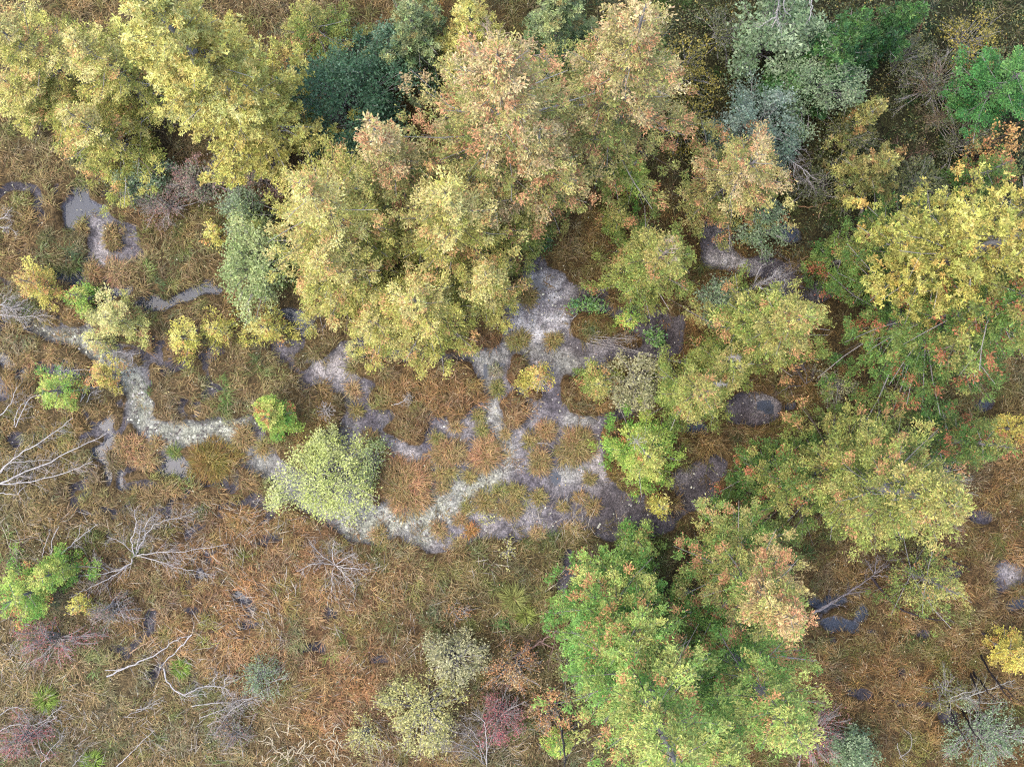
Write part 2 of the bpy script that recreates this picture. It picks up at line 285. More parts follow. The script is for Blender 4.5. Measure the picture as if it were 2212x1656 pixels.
mudf = blur(mud, 1, 2); watf = blur(water, 1, 2); palef = blur(pale, 3); whitef = blur(white, 4); darkf = blur(dark, 4); yelf = blur(yellowish, 3)
def samp(f, px, py):
    x = np.clip((np.asarray(px) - gx[0]) / GS, 0, len(gx) - 1.001); y = np.clip((np.asarray(py) - gy[0]) / GS, 0, len(gy) - 1.001)
    i = x.astype(int); j = y.astype(int); fx = x - i; fy = y - j
    return (f[j, i] * (1 - fx) + f[j, i + 1] * fx) * (1 - fy) + (f[j + 1, i] * (1 - fx) + f[j + 1, i + 1] * fx) * fy
def height(px, py):
    m = samp(mudf, px, py); wv = samp(watf, px, py)
    z = .06 * (1 - m) - .085 * m - .075 * wv + .035 * vnoise(px, py, 60, 21) + (.022 + .02 * m) * vnoise(px, py, 14, 22) * (1 - wv) - .02
    inside = (px > -MX) & (px < 2212 + MX) & (py > -MY) & (py < 1656 + MY)
    return np.where(inside, z, .04 + .05 * vnoise(px, py, 60, 21))

# sedge and litter colours across the place: (x, y, r, g, b) as the plants themselves are coloured
SC = np.array([(60, 300, 150, 132, 82), (150, 400, 158, 130, 84), (60, 520, 160, 128, 80), (400, 520, 148, 120, 74), (480, 600, 152, 130, 80), (450, 820, 170, 142, 96), (250, 900, 162, 138, 88), (850, 780, 150, 130, 76),
    (960, 850, 178, 126, 84), (900, 920, 178, 134, 84), (100, 1000, 150, 132, 82), (300, 1050, 162, 128, 82), (450, 1100, 168, 126, 80), (500, 1230, 190, 134, 86), (700, 1250, 182, 128, 82), (600, 1350, 196, 138, 92), (850, 1300, 184, 124, 80),
    (1000, 1230, 138, 120, 68), (1150, 1250, 124, 116, 64), (1050, 1330, 132, 118, 76), (150, 1500, 160, 142, 96), (450, 1600, 166, 142, 92), (800, 1500, 182, 134, 92), (1000, 1500, 140, 120, 78), (1250, 480, 118, 94, 46), (1500, 620, 118, 92, 46),
    (1900, 1450, 158, 120, 66), (2000, 1550, 152, 118, 66), (1800, 1280, 132, 104, 56), (2150, 1150, 150, 114, 66), (1800, 300, 112, 98, 58), (2050, 250, 102, 96, 58), (1560, 200, 112, 98, 54), (1700, 1000, 120, 96, 52), (1330, 700, 122, 92, 48), (600, 900, 150, 128, 74), (2000, 900, 110, 96, 50)], float)
SC[:, 2:] = SC[:, 2:] * .55 + SC[:, 2:].mean(1, keepdims=True) * np.array([1.19, 1.03, .72]) * .45 * 1.04
lum_ = SC[:, 2:].mean(1, keepdims=True); wood_ = ((SC[:, 0] > 1450) & (SC[:, 1] < 560))[:, None]; SC[:, 2:] *= np.where(wood_, .92, np.clip(114 / lum_, 1, 1.3)) * np.where(wood_, np.array([.9, 1.0, .9]), np.array([1.0, .97, .91]))
def sedge_col(px, py):
    d2 = (np.asarray(px)[:, None] - SC[None, :, 0]) ** 2 + (np.asarray(py)[:, None] - SC[None, :, 1]) ** 2
    wt = np.exp(-d2 / (2 * 110.0 ** 2)) + 1e-7 / (1 + d2 / 1e5); c = (wt @ SC[:, 2:]) / wt.sum(1, keepdims=True)
    return c

# ------------------------------------------------------------------ ground, one sheet, fine where the picture looks
def axis(lo, hi, step, far):
    f = np.arange(lo, hi + step / 2, step); o = []; d = step; x = hi
    while x < far: d *= 1.35; x += d; o.append(x)
    o2 = []; d = step; x = lo
    while x > -far: d *= 1.35; x -= d; o2.append(x)
    return np.concatenate([o2[::-1], f, o])
ax = axis(-13.2, 13.2, .088, 140); ay = axis(-10.0, 10.0, .088, 140); X, Y = np.meshgrid(ax, ay)
gpx = X * PPM + CX; gpy = CY - Y * PPM; Z = height(gpx, gpy)
mv = samp(mudf, gpx, gpy).ravel(); inn = ((abs(X) < 13.5) & (abs(Y) < 10.3)).ravel(); mv = np.where(inn, mv, 0)
fx_, fy_ = gpx.ravel(), gpy.ravel()
peat = sedge_col(np.clip(fx_, -300, 2500), np.clip(fy_, -300, 1950)); peat = lin(peat) * .34
base = np.repeat(lin([(146, 140, 140)]), len(fx_), 0)
def mixin(c, f): 
    global base
    f = f[:, None]; base = base * (1 - f) + lin([c]) * f
n_p = np.clip(.5 + .9 * vnoise(fx_, fy_, 45, 31) + .4 * vnoise(fx_, fy_, 15, 32), 0, 1)
mixin((104, 97, 104), n_p * .9); mixin((188, 178, 170), np.clip(vnoise(fx_, fy_, 60, 33) - .1, 0, 1) * .8)
mixin((164, 163, 150), samp(palef, fx_, fy_) * .85 * np.clip(.9 + .5 * vnoise(fx_, fy_, 26, 35), .3, 1)); mixin((166, 167, 142), samp(yelf, fx_, fy_) * .8 * np.clip(.85 + .8 * vnoise(fx_, fy_, 30, 36), .15, 1))
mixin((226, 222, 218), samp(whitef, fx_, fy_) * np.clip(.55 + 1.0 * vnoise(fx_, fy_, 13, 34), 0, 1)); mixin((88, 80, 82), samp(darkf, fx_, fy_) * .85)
edge_ = np.clip(1 - np.abs(samp(blur(mud, 3), fx_, fy_) - .55) * 3.0, 0, 1); mixin((82, 76, 78), edge_ * .75); narrow = np.clip(1.6 - 2.5 * samp(blur(mud, 9), fx_, fy_), 0, 1); mixin((74, 70, 78), narrow * .9); mixin((96, 102, 114), samp(watf, fx_, fy_))  # edge_: dark rim in the mud colour, wet peat plus painted shadow beside the sedge
gcol = peat * ALB
ni, nj = X.shape; q = (np.arange(ni - 1)[:, None] * nj + np.arange(nj - 1)[None]).reshape(-1, 1)
ground = mesh_np('ground', np.stack([X, Y, Z], -1).reshape(-1, 3), [np.concatenate([q, q + 1, q + nj + 1, q + nj], 1)], M_GROUND, None, gcol, True)
ground['kind'] = 'structure'; ground['label'] = 'peat and grey marl mud of the fen floor'
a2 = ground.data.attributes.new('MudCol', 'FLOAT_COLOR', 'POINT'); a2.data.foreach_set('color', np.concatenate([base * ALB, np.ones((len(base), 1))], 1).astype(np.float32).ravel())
am = ground.data.attributes.new('mud', 'FLOAT', 'POINT'); am.data.foreach_set('value', mv.astype(np.float32))
# water sheet, only over the pools (its rim dips under the mud)
wm = blur(water, 3, 1) > .05
jj, ii = np.nonzero(wm[:-1:2, :-1:2]); jj = jj * 2; ii = ii * 2
cell = np.stack([np.stack([ii + a, jj + b], -1) for a, b in ((0, 2), (2, 2), (2, 0), (0, 0))], 1).reshape(-1, 2)
cell = np.minimum(cell, [len(gx) - 1, len(gy) - 1]); cu, inv = np.unique(cell, axis=0, return_inverse=True); wv2 = P2W(np.stack([gx[cu[:, 0]], gy[cu[:, 1]]], -1))
water_o = mesh_np('water', np.concatenate([wv2, np.full((len(wv2), 1), -.115)], 1), [inv.reshape(-1, 4)], M_WATER)
water_o['kind'] = 'structure'; water_o['label'] = 'shallow grey blue water standing in the pools'

# ------------------------------------------------------------------ sedge tussocks, each a thing
TUS = []; TREES = []
def tussock(px, py, rx, ry, c, label, dens=1.0, tall=1.0):
    TUS.append((px, py, max(rx, ry)))
    c = np.asarray(c, float); g = np.random.default_rng(int(px * 7 + py)); rxm, rym = rx / PPM, ry / PPM; rm = (rxm + rym) / 2
    b = at(px, py, -.1); t = thing('sedge_tussock', b, label, 'tussock', 'sedge tussocks in the marl')
    m, s = 9, 14; V = []; hm = min(.22, .1 + .18 * rm)
    for i in range(m):
        f = 1 - i / (m - 1); a = np.arange(s) * 2 * np.pi / s; rr = f * .72 * (1 + .2 * np.sin(2 * a + px) + .16 * np.sin(3 * a + py) + .1 * g.normal(size=s)) if i < m - 1 else 0 * a
        V.append(np.stack([rxm * rr * np.cos(a), rym * rr * np.sin(a), -.04 + hm * np.sqrt(np.maximum(0, 1 - f * f)) + 0 * a], 1))
    V = np.concatenate(V); i0 = (np.arange(m - 1)[:, None] * s); k = np.arange(s)[None]; k2 = (k + 1) % s
    mesh_np('mound', V, [np.stack([i0 + k, i0 + k2, i0 + s + k2, i0 + s + k], -1).reshape(-1, 4)], M_SEDGE, t, np.repeat(lin([c * .5]) * ALB, len(V), 0), True)
    n = int(max(220, 3000 * rxm * rym * 3.14 * dens)); a = g.uniform(0, 2 * np.pi, n); lobe = 1 + .2 * np.sin(2 * a + px) + .16 * np.sin(3 * a + py) + .13 * np.sin(5 * a + px + py) + .09 * np.sin(8 * a + py); u = np.sqrt(g.uniform(0, 1, n)) * .95 * lobe; hum = .06 * vnoise(px + 90 * rxm * u * np.cos(a), py + 90 * rym * u * np.sin(a), 16, 77)
    B = np.stack([rxm * u * np.cos(a), rym * u * np.sin(a), -.02 + hum * min(1, rm * 2) + hm * np.sqrt(np.maximum(0, 1 - u * u)) * .9], 1)
    az = a + g.normal(0, 1.0 + .9 * np.clip(1 - u, 0, 1), n); L = (.13 + .19 * g.uniform(0, 1, n)) * min(1.1, .55 + rm) * tall; lift = np.clip(g.normal(.6, .24, n) - .35 * u, .06, 1)
    cc = c[None] * (1 + g.normal(0, .15, (n, 1))) + g.normal(0, 6, (n, 3)) + np.outer(vnoise(px + 90 * rxm * u * np.cos(a), py + 90 * rym * u * np.sin(a), 18, 78), [-16, 2, -6]); k3 = g.uniform(0, 1, n); cc[k3 < .14] = cc[k3 < .14] * .5 + np.array([208, 180, 130]) * .5; cc[k3 > .85] = cc[k3 > .85] * .55 + np.array([116, 128, 56]) * .45
    blades('blades', B, az, L, lift, .007 + .005 * g.uniform(0, 1, n), lin(np.clip(cc, 10, 250)) * ALB, M_SEDGE, t)
RU, OL, BR, TA = (176, 140, 90), (156, 142, 76), (166, 138, 86), (182, 156, 100)
def tc(c, r, x, y, rx, ry, col, label, **k): tussock(c * 737.3 + .3339 * x, r * 551.5 + .3339 * y, rx * .3339, ry * .3339, col, label, **k)
tc(1, 1, 420, 1490, 178, 160, RU, 'largest round rust sedge tussock, just right of the pale willow bush')
tc(1, 1, 690, 1275, 130, 72, RU, 'wide rust sedge tussock above the largest round tussock, left of a water spot')
tc(1, 1, 935, 1290, 92, 105, RU, 'kidney shaped rust sedge tussock between a small water spot and the pale marl stream')
tc(1, 1, 195, 1205, 55, 75, BR, 'brown sedge tussock above the willow bush, at the upper end of a mud arm')
tc(1, 1, 265, 1280, 55, 48, BR, 'small brown sedge tussock between the willow bush and a lavender mud arm')
tc(1, 1, 670, 1410, 86, 36, OL, 'long low olive sedge tussock right of the largest round tussock')
tc(1, 1, 655, 1500, 42, 36, BR, 'little brown sedge tussock against the right side of the largest tussock')
tc(1, 1, 830, 1432, 34, 26, OL, 'tiny olive sedge tussock on the upper bank of the pale marl stream')
tc(1, 1, 1025, 1525, 48, 44, OL, 'small olive sedge tussock touching its right neighbour below the marl stream')
tc(1, 1, 1130, 1532, 54, 60, OL, 'olive sedge tussock in the middle of the row below the marl stream')
tc(1, 1, 1276, 1560, 44, 44, OL, 'lone round olive sedge tussock at the right end of the row below the stream')
tc(1, 1, 930, 1592, 64, 56, OL, 'dark olive sedge tussock at the lower edge of the bending marl stream')
tc(1, 1, 1075, 1640, 84, 50, BR, 'broad brown sedge tussock below the olive row of tussocks')
tc(1, 1, 815, 1628, 36, 36, OL, 'small dark sedge tussock standing in the marl stream bed')
tc(1, 1, 1520, 1235, 108, 115, BR, 'large round brown sedge tussock left of the green cedar on dark mud')
tc(1, 1, 1285, 1330, 66, 80, BR, 'oval brown sedge tussock ringed by dark water cracks')
tc(1, 1, 1325, 1135, 62, 52, RU, 'rust sedge tussock above the oval brown tussock')
tc(1, 1, 1215, 1195, 40, 44, OL, 'small olive sedge tussock beside a thin pale stick')
tc(1, 1, 1060, 1155, 20, 18, RU, 'tiniest rust sedge tuft in the narrow marl stream')
tc(1, 1, 1005, 858, 36, 54, OL, 'narrow olive sedge tussock in the small mud fork below the pale basin')
tc(1, 1, 1140, 548, 70, 50, OL, 'wide olive sedge tussock in the white marl basin')
tc(1, 1, 1368, 552, 48, 46, OL, 'round olive sedge tussock right of the wide one in the white marl basin')
tc(1, 1, 1205, 270, 52, 60, OL, 'olive sedge tussock near the top of the white marl')
tc(1, 1, 80, 868, 44, 44, TA, 'tan sedge tussock in the violet mud left of the big sedge mat')
tc(1, 1, 100, 1005, 44, 34, OL, 'flat olive sedge tussock below the tan one in violet mud')
tc(1, 1, 1605, 1440, 32, 30, BR, 'small brown sedge tuft on the scattered marl left of the green cedar')
tc(1, 1, 1540, 1560, 34, 28, BR, 'low brown sedge tuft on dark mud below the green cedar')
tc(1, 1, 1625, 1622, 48, 40, BR, 'brown sedge tussock half sunk in the dark mud patch')
tc(1, 1, 1432, 1622, 26, 22, OL, 'tiny olive tuft on the speckled mud beneath the row of tussocks')
tc(1, 1, 890, 1030, 34, 40, OL, 'pale olive sedge tuft in the mud right of the big sedge mat')
tc(1, 1, 740, 1105, 42, 32, RU, 'low rust sedge tuft under the notch of the big sedge mat')
tc(1, 1, 910, 1130, 34, 32, OL, 'small olive sedge tuft left of the narrow marl stream')
tc(1, 1, 620, 1180, 40, 38, OL, 'olive sedge tuft touching the top of the wide rust tussock')
tc(1, 1, 1000, 745, 34, 28, (150, 150, 118), 'pale grey green tuft at the mouth of the mud fork')
tc(1, 2, 628, 118, 44, 50, RU, 'upright rust sedge tussock in the lilac mud at the tail of the marl stream')
tc(1, 2, 775, 60, 46, 34, RU, 'rust sedge tussock beside small yellow seedlings')
tc(1, 2, 842, 125, 34, 40, (178, 128, 60), 'orange brown sedge tussock right of the upright rust one')
tc(1, 2, 240, 150, 44, 46, RU, 'rust sedge tussock on the lower marl bar below the willow bush')
tc(1, 2, 270, 205, 36, 30, BR, 'small brown sedge tuft at the foot of the lower marl bar')
tc(1, 2, 770, 205, 44, 28, BR, 'flat brown sedge tuft at the rim of the lower grassland')
tc(1, 2, 1495, 140, 74, 56, TA, 'starry tan sedge tussock left of the big bright green tree')
tc(1, 2, 1270, 150, 54, 48, TA, 'tan sedge tussock left of the starry tan one')
tc(0, 1, 1390, 1325, 172, 108, (148, 122, 56), 'big oval olive sedge tussock ringed by water in the left channel')
tc(0, 1, 1580, 1180, 60, 76, BR, 'brown sedge tussock at the bend of the left marl channel')
tc(0, 1, 1708, 1240, 40, 54, OL, 'narrow olive sedge tuft right of the channel bend')
tc(0, 1, 850, 1250, 95, 92, RU, 'rust and olive sedge tussock left of a small dark pool')
tc(0, 1, 950, 1320, 86, 62, RU, 'orange rust sedge tussock on the edge of the dark pool')
tc(0, 1, 1022, 1212, 40, 42, RU, 'small rust sedge tussock below the cobbled marl channel')
tc(0, 1, 1140, 1270, 38, 30, (120, 132, 56), 'little green sedge tuft in the channel above the dark pool')
tc(0, 1, 612, 125, 52, 82, BR, 'upright brown sedge tussock right of the upper pool')
tc(0, 1, 780, 120, 92, 78, (184, 144, 104), 'starburst red brown sedge tussock right of the upper pool')
tc(0, 1, 380, 240, 46, 60, BR, 'brown sedge tussock between the orange sapling and the upper pool')
tc(0, 1, 340, 640, 52, 62, RU, 'rust sedge tussock left of the pale marl in the left fen')
tc(0, 1, 470, 650, 50, 60, BR, 'brown sedge tussock against the pale marl in the left fen')
tc(0, 1, 190, 660, 66, 60, BR, 'broad brown sedge tussock near the left edge above the sapling')
tc(0, 1, 215, 790, 52, 40, BR, 'brown sedge tussock between two small pools near the left edge')
tc(0, 0, 540, 1480, 34, 60, OL, 'olive sedge tongue standing in the upper grey pool')
tc(0, 0, 730, 1540, 50, 74, BR, 'brown sedge tussock islet between two arms of the upper pool')

# ------------------------------------------------------------------ sedge mats (uncountable): tufts of arching blades
def sedge_field():
    n = 24000; px = rng.uniform(-110, 2322, n); py = rng.uniform(-110, 1766, n)
    m = samp(blur(mud, 2), px, py); keep = (m < .36) | ((m > .6) & (rng.uniform(0, 1, n) < .05))
    right = (px > 1450) & (py < 560); keep &= ~(right & (rng.uniform(0, 1, n) < .65))
    for tx, ty, tr in TUS: keep &= np.hypot(px - tx, py - ty) > tr * .75
    for tx, ty, tr in [q_ for q_ in TREES if q_[2] > .9]: keep &= (np.hypot(px - tx, py - ty) > tr * PPM * .7) | (rng.uniform(0, 1, n) < .15)
    px, py = px[keep], py[keep]; n = len(px); k = 22
    base = sedge_col(px, py); hue = vnoise(px, py, 55, 41); base = base * (1 + .10 * hue[:, None]) + np.outer(vnoise(px, py, 90, 42), [8, -2, -6]) + np.outer(np.clip(vnoise(px, py, 32, 46) - .15, 0, 1), [-34, -16, 10]) + np.outer(np.clip(vnoise(px, py, 26, 47) - .2, 0, 1), [-44, 2, -14]) + np.outer(np.clip(vnoise(px, py, 38, 43) - .35, 0, 1), [-50, 6, -30])
    base *= 1 + rng.normal(0, .1, (n, 1)); pale = rng.uniform(0, 1, n) < .06; base[pale] = base[pale] * .5 + np.array([196, 172, 132]) * .5
    tx = np.repeat(px, k) + rng.normal(0, 4.8, n * k); ty = np.repeat(py, k) + rng.normal(0, 4.8, n * k); z = height(tx, ty)
    B = np.stack([(tx - CX) / PPM, (CY - ty) / PPM, z - .02], 1)
    lean = np.pi * (vnoise(px, py, 120, 44) + .6 * vnoise(px, py, 40, 45)); az = np.repeat(lean, k) + rng.normal(0, 1.1, n * k)
    tall = np.repeat(.75 + .5 * rng.uniform(0, 1, n), k); L = (.12 + .23 * rng.uniform(0, 1, n * k)) * tall; lift = np.clip(rng.normal(.45, .26, n * k), .05, 1)
    c = np.repeat(base, k, 0); c = c * (1 + rng.normal(0, .1, (n * k, 1))) + rng.normal(0, 4, (n * k, 3)); u = rng.uniform(0, 1, n * k)
    c[u < .1] = c[u < .1] * .45 + np.array([214, 190, 146]) * .55; gsel = u > .88; c[gsel] = c[gsel] * .6 + np.array([116, 126, 58]) * .4
    o = blades('sedge_mat', B, az, L, lift, .0065 + .006 * rng.uniform(0, 1, n * k), lin(np.clip(c, 8, 250)) * ALB, M_SEDGE)
    tag(o, 'tan and rust sedge grass matting the fen around the mud channels', 'grass', None, 'stuff')

def marl_chips():
    n = 420000; px = rng.uniform(-60, 2272, n); py = rng.uniform(-60, 1716, n); m = samp(mudf, px, py)
    p = (m > .6) * (1 - samp(watf, px, py)) * (.14 + .35 * samp(palef, px, py) + .5 * samp(yelf, px, py) + .5 * samp(whitef, px, py)) * .5 * np.clip(.75 + .9 * vnoise(px, py, 22, 51), .05, 1)
    s = rng.uniform(0, 1, n) < p; px, py = px[s], py[s]; n = len(px); z = height(px, py); c0 = np.stack([(px - CX) / PPM, (CY - py) / PPM, z], 1)
    r = (.010 + .022 * rng.uniform(0, 1, n) ** 2.5) * (1 + .4 * samp(yelf, px, py)); k = 5; a = np.arange(k) * 2 * np.pi / k
    aa = a[None] + rng.uniform(0, 6, (n, 1)); rr = r[:, None] * rng.uniform(.7, 1.25, (n, k)); V = np.empty((n, k + 1, 3))
    V[:, :k, 0] = c0[:, 0:1] + rr * np.cos(aa); V[:, :k, 1] = c0[:, 1:2] + rr * np.sin(aa); V[:, :k, 2] = c0[:, 2:3] - .004 + rng.normal(0, .003, (n, k)); V[:, k] = c0; V[:, k, 2] += r * .55
    i = np.arange(n)[:, None] * (k + 1); F = np.concatenate([np.concatenate([i + j, i + (j + 1) % k, i + k], 1) for j in range(k)])
    c = np.where(rng.uniform(0, 1, (n, 1)) < .5, [[188, 187, 164]], [[164, 160, 152]]) * (1 + rng.normal(0, .12, (n, 1))); dk = rng.uniform(0, 1, n) < .42; c[dk] = [96, 88, 84]
    o = mesh_np('marl_chips', V.reshape(-1, 3), [F], M_MARL, None, np.repeat(lin(np.clip(c, 20, 250)) * ALB, k + 1, 0)); tag(o, 'pale marl lumps and shell bits strewn over the mud', 'marl', None, 'stuff')
marl_chips()

# ------------------------------------------------------------------ conifers
GREY = lin((176, 168, 162)) * ALB; BRN = lin((112, 98, 88)) * ALB; PALEB = lin((192, 185, 180)) * ALB
#            low foliage,     middle,          top,             flagged clumps,  share
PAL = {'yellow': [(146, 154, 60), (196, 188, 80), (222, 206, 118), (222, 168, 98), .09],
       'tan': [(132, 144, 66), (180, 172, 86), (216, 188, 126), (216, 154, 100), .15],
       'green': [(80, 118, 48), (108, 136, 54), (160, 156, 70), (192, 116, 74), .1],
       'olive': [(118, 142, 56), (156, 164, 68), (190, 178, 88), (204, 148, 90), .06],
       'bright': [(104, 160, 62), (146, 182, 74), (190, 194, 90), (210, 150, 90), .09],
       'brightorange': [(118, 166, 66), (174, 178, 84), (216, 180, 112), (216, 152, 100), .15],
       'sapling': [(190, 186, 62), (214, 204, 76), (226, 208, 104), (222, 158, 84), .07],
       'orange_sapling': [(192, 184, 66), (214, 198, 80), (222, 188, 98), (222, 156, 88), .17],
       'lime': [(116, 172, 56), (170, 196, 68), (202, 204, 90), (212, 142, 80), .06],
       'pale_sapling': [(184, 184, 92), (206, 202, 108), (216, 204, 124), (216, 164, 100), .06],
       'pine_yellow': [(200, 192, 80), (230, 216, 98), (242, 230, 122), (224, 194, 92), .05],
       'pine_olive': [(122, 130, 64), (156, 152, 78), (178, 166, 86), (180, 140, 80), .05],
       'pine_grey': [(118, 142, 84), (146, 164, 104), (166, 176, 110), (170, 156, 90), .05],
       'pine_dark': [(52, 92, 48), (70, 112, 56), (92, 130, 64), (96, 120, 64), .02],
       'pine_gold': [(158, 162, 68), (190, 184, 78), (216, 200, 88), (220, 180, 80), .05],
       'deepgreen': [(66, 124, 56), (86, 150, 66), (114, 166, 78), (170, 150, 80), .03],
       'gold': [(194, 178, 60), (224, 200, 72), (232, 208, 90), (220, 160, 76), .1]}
def conifer(name, tip, h, Rm, pal, label, seed, kind='cedar', cb=.12, dens=1.0, taper=.75, group='cedars along the fen edge', snag=0.0, trunk_c=None, top_bare=0.0, cat='tree', sp=None):
    g = np.random.default_rng(seed); tipP = np.array(tip, float) - [CX, CY]; bP = tipP * (H - h) / H + [CX, CY]; base = at(bP[0], bP[1], 0); base[2] = float(height(np.array([bP[0]]), np.array([bP[1]]))[0]) - .03
    TREES.append((bP[0], bP[1], Rm)); t = thing(name, base, label, cat, group); c_lo, c_mid, c_hi, c_fl, pfl = [np.array(v, float) if not np.isscalar(v) else v for v in PAL[pal]]
    nseg = 9; zz = np.linspace(0, h, nseg); sway = np.cumsum(g.normal(0, .018 * h / nseg, (nseg, 2)), 0); sway -= sway[:1]; tr = np.concatenate([sway, zz[:, None]], 1)
    r0 = .018 * h + .012; tb = Tubes(); tb.add(tr, r0 * (1 - zz / h) ** .9 + .006, GREY * .8 if trunk_c is None else trunk_c, 7); tb.build('trunk', M_BARK, t)
    nb = int(np.clip(13 * h * (1 + .25 * Rm), 26, 190)); lb = Tubes(); Cs, Ds, Ns, Ls, Ws, Ks = [], [], [], [], [], []
    ga = g.uniform(0, 6.28); areas = np.pi * Rm * Rm * .9 + 1.25 * Rm * h * (1 - cb); want = areas * (2750 if kind == 'cedar' else 420) * dens
    if sp is None: sp = float(np.clip(.047 + .0012 * h, .049, .058))
    tt = cb + (1 - cb) * np.sort(g.uniform(0, 1, nb) ** 1.15); rs = Rm * 1.06 * np.clip((1 - (tt - cb) / (1 - cb)) ** (taper + .17), .05, 1) * g.choice([1.0, 1.0, .7, 1.3] if h > 2 else [1.0, .6, .8, 1.35], nb) * g.uniform(.6, 1.15, nb); share = rs / rs.sum(); boff = g.normal(0, .2, nb)
    for i in range(nb):
        tz = tt[i]; r = rs[i]; ga += 2.39996 + g.normal(0, .25); z = tz * h; up = (-.05 + .75 * tz ** 1.5) + g.normal(0, .08)
        ax_, ay_ = math.cos(ga), math.sin(ga); p0 = np.array([np.interp(z, zz, tr[:, 0]), np.interp(z, zz, tr[:, 1]), z]); bend = g.normal(0, .14)
        s = np.linspace(0, 1, 4); bx = r * s; side = bend * r * s * s; line_ = p0 + np.stack([bx * ax_ - side * ay_, bx * ay_ + side * ax_, r * (up * s + .16 * s * s)], 1)
        lb.add(line_, (.006 + .006 * r) * (1 - .75 * s) + .0015, (GREY if g.uniform() < .6 else BRN) * g.uniform(.75, 1.15), 3)
        for _ in range(2 if r > .8 else 1):     # bare twigs
            u = g.uniform(.4, 1); q0 = line_[min(3, int(u * 3))]; d = np.array([ax_, ay_, .25]) + g.normal(0, .5, 3); lb.add(np.array([q0, q0 + d * .12 * r, q0 + d * .25 * r + [0, 0, .03]]), [.004, .003, .0015], GREY * g.uniform(.8, 1.25), 3)
        if g.uniform() < snag or tz > 1 - top_bare: continue
        n = max(3, int(want * share[i])); ncl = max(2, int(2 + r * 5)); cu = .3 + .7 * (np.arange(ncl) + g.uniform(0, 1, ncl)) / ncl; clt = g.normal(0, 1, ncl) * (.20 * r * (1.3 - cu * .8) + .02); clz = g.normal(0, .07, ncl); ci = g.integers(0, ncl, n)
        u = np.clip(cu[ci] + g.normal(0, .06 / max(r, .4), n), .15, 1.12); pos = np.stack([np.interp(u, s, line_[:, j]) + (u - np.minimum(u, 1)) * (line_[3] - line_[2])[j] * 3 for j in range(3)], 1)
        lat = clt[ci] + g.normal(0, .062, n); pos[:, 0] += -ay_ * lat; pos[:, 1] += ax_ * lat; pos[:, 2] += clz[ci] + g.normal(0, .035, n) - .10 * np.abs(lat)
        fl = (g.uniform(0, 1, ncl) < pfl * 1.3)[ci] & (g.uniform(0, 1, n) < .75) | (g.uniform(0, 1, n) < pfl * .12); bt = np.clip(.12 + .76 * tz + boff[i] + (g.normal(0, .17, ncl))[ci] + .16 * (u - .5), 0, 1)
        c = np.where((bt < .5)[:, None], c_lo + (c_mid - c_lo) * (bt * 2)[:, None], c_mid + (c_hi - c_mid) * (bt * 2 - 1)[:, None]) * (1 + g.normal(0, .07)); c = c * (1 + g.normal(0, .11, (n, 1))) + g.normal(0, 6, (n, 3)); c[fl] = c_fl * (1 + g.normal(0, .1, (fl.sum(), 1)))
        lf = np.sign(lat) * g.uniform(.1, 1.0, n)
        if kind == 'cedar':
            d0 = np.arctan2(ay_, ax_) + lf * 1.2 + g.normal(0, .75, n); nr = unit(np.stack([g.normal(0, .45, n), g.normal(0, .45, n), np.ones(n)], 1)); d = np.stack([np.cos(d0), np.sin(d0), g.normal(.1, .32, n)], 1); L = sp * g.uniform(.55, 1.35, n)
            Cs.append(pos); Ds.append(d); Ns.append(nr); Ls.append(L); Ws.append(L * .34); Ks.append(c)
        else:                                            # soft needle puffs
            k = 9; P = np.repeat(pos, k, 0); m = n * k; az = g.uniform(0, 6.283, m); el = g.uniform(-.15, .95, m); d = np.stack([np.cos(az) * np.cos(el), np.sin(az) * np.cos(el), np.sin(el)], 1)
            Cs.append(P); Ds.append(d); Ns.append(unit(g.normal(0, .55, (m, 3)) + [0, 0, 1])); L = g.uniform(.045, .095, m); Ls.append(L); Ws.append(np.full(m, .02)); Ks.append(np.repeat(c, k, 0) * (1 + .07 * g.normal(0, 1, (m, 1))))
    lb.build('limbs', M_BARK, t)
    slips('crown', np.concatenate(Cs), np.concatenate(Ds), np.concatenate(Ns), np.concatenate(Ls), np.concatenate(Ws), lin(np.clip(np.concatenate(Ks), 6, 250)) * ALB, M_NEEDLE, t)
    return t
cd = conifer
# upper left
cd('cedar_tree', (150, 80), 4.6, 1.45, 'yellow', 'yellow cedar with orange flecks left of the soft yellow pine', 101)
cd('cedar_tree', (-25, 50), 4.5, 1.6, 'yellow', 'yellow cedar filling the top left corner', 102)
cd('cedar_tree', (140, 235), 3.6, 1.15, 'yellow', 'yellow cedar above the brown sedge on the left, below its taller neighbour', 103)
cd('cedar_tree', (0, 170), 3.0, 1.0, 'yellow', 'low yellow cedar on the left edge under the corner cedar', 104)
cd('pine_tree', (255, -45), 10.0, 1.4, 'pine_yellow', 'tall soft yellow pine with pale trunk showing at the top edge', 105, 'pine', cb=.14, dens=1.25, taper=.5, group='pines')
cd('cedar_tree', (655, 10), 2.6, .85, 'olive', 'low green cedar with orange tips between yellow pine and dark shrub at the top', 106)
cd('pine_tree', (880, 15), 3.5, .95, 'pine_grey', 'grey green pine at the top edge left of the tan cedar', 107, 'pine', group='pines')
cd('pine_tree', (1010, -10), 4.0, .7, 'pine_yellow', 'small yellow pine at the top edge above the tan cedar', 108, 'pine', group='pines')
cd('pine_tree', (1215, -25), 4.5, 1.0, 'pine_grey', 'grey green pine at the top edge behind the tan cedar', 109, 'pine', group='pines')
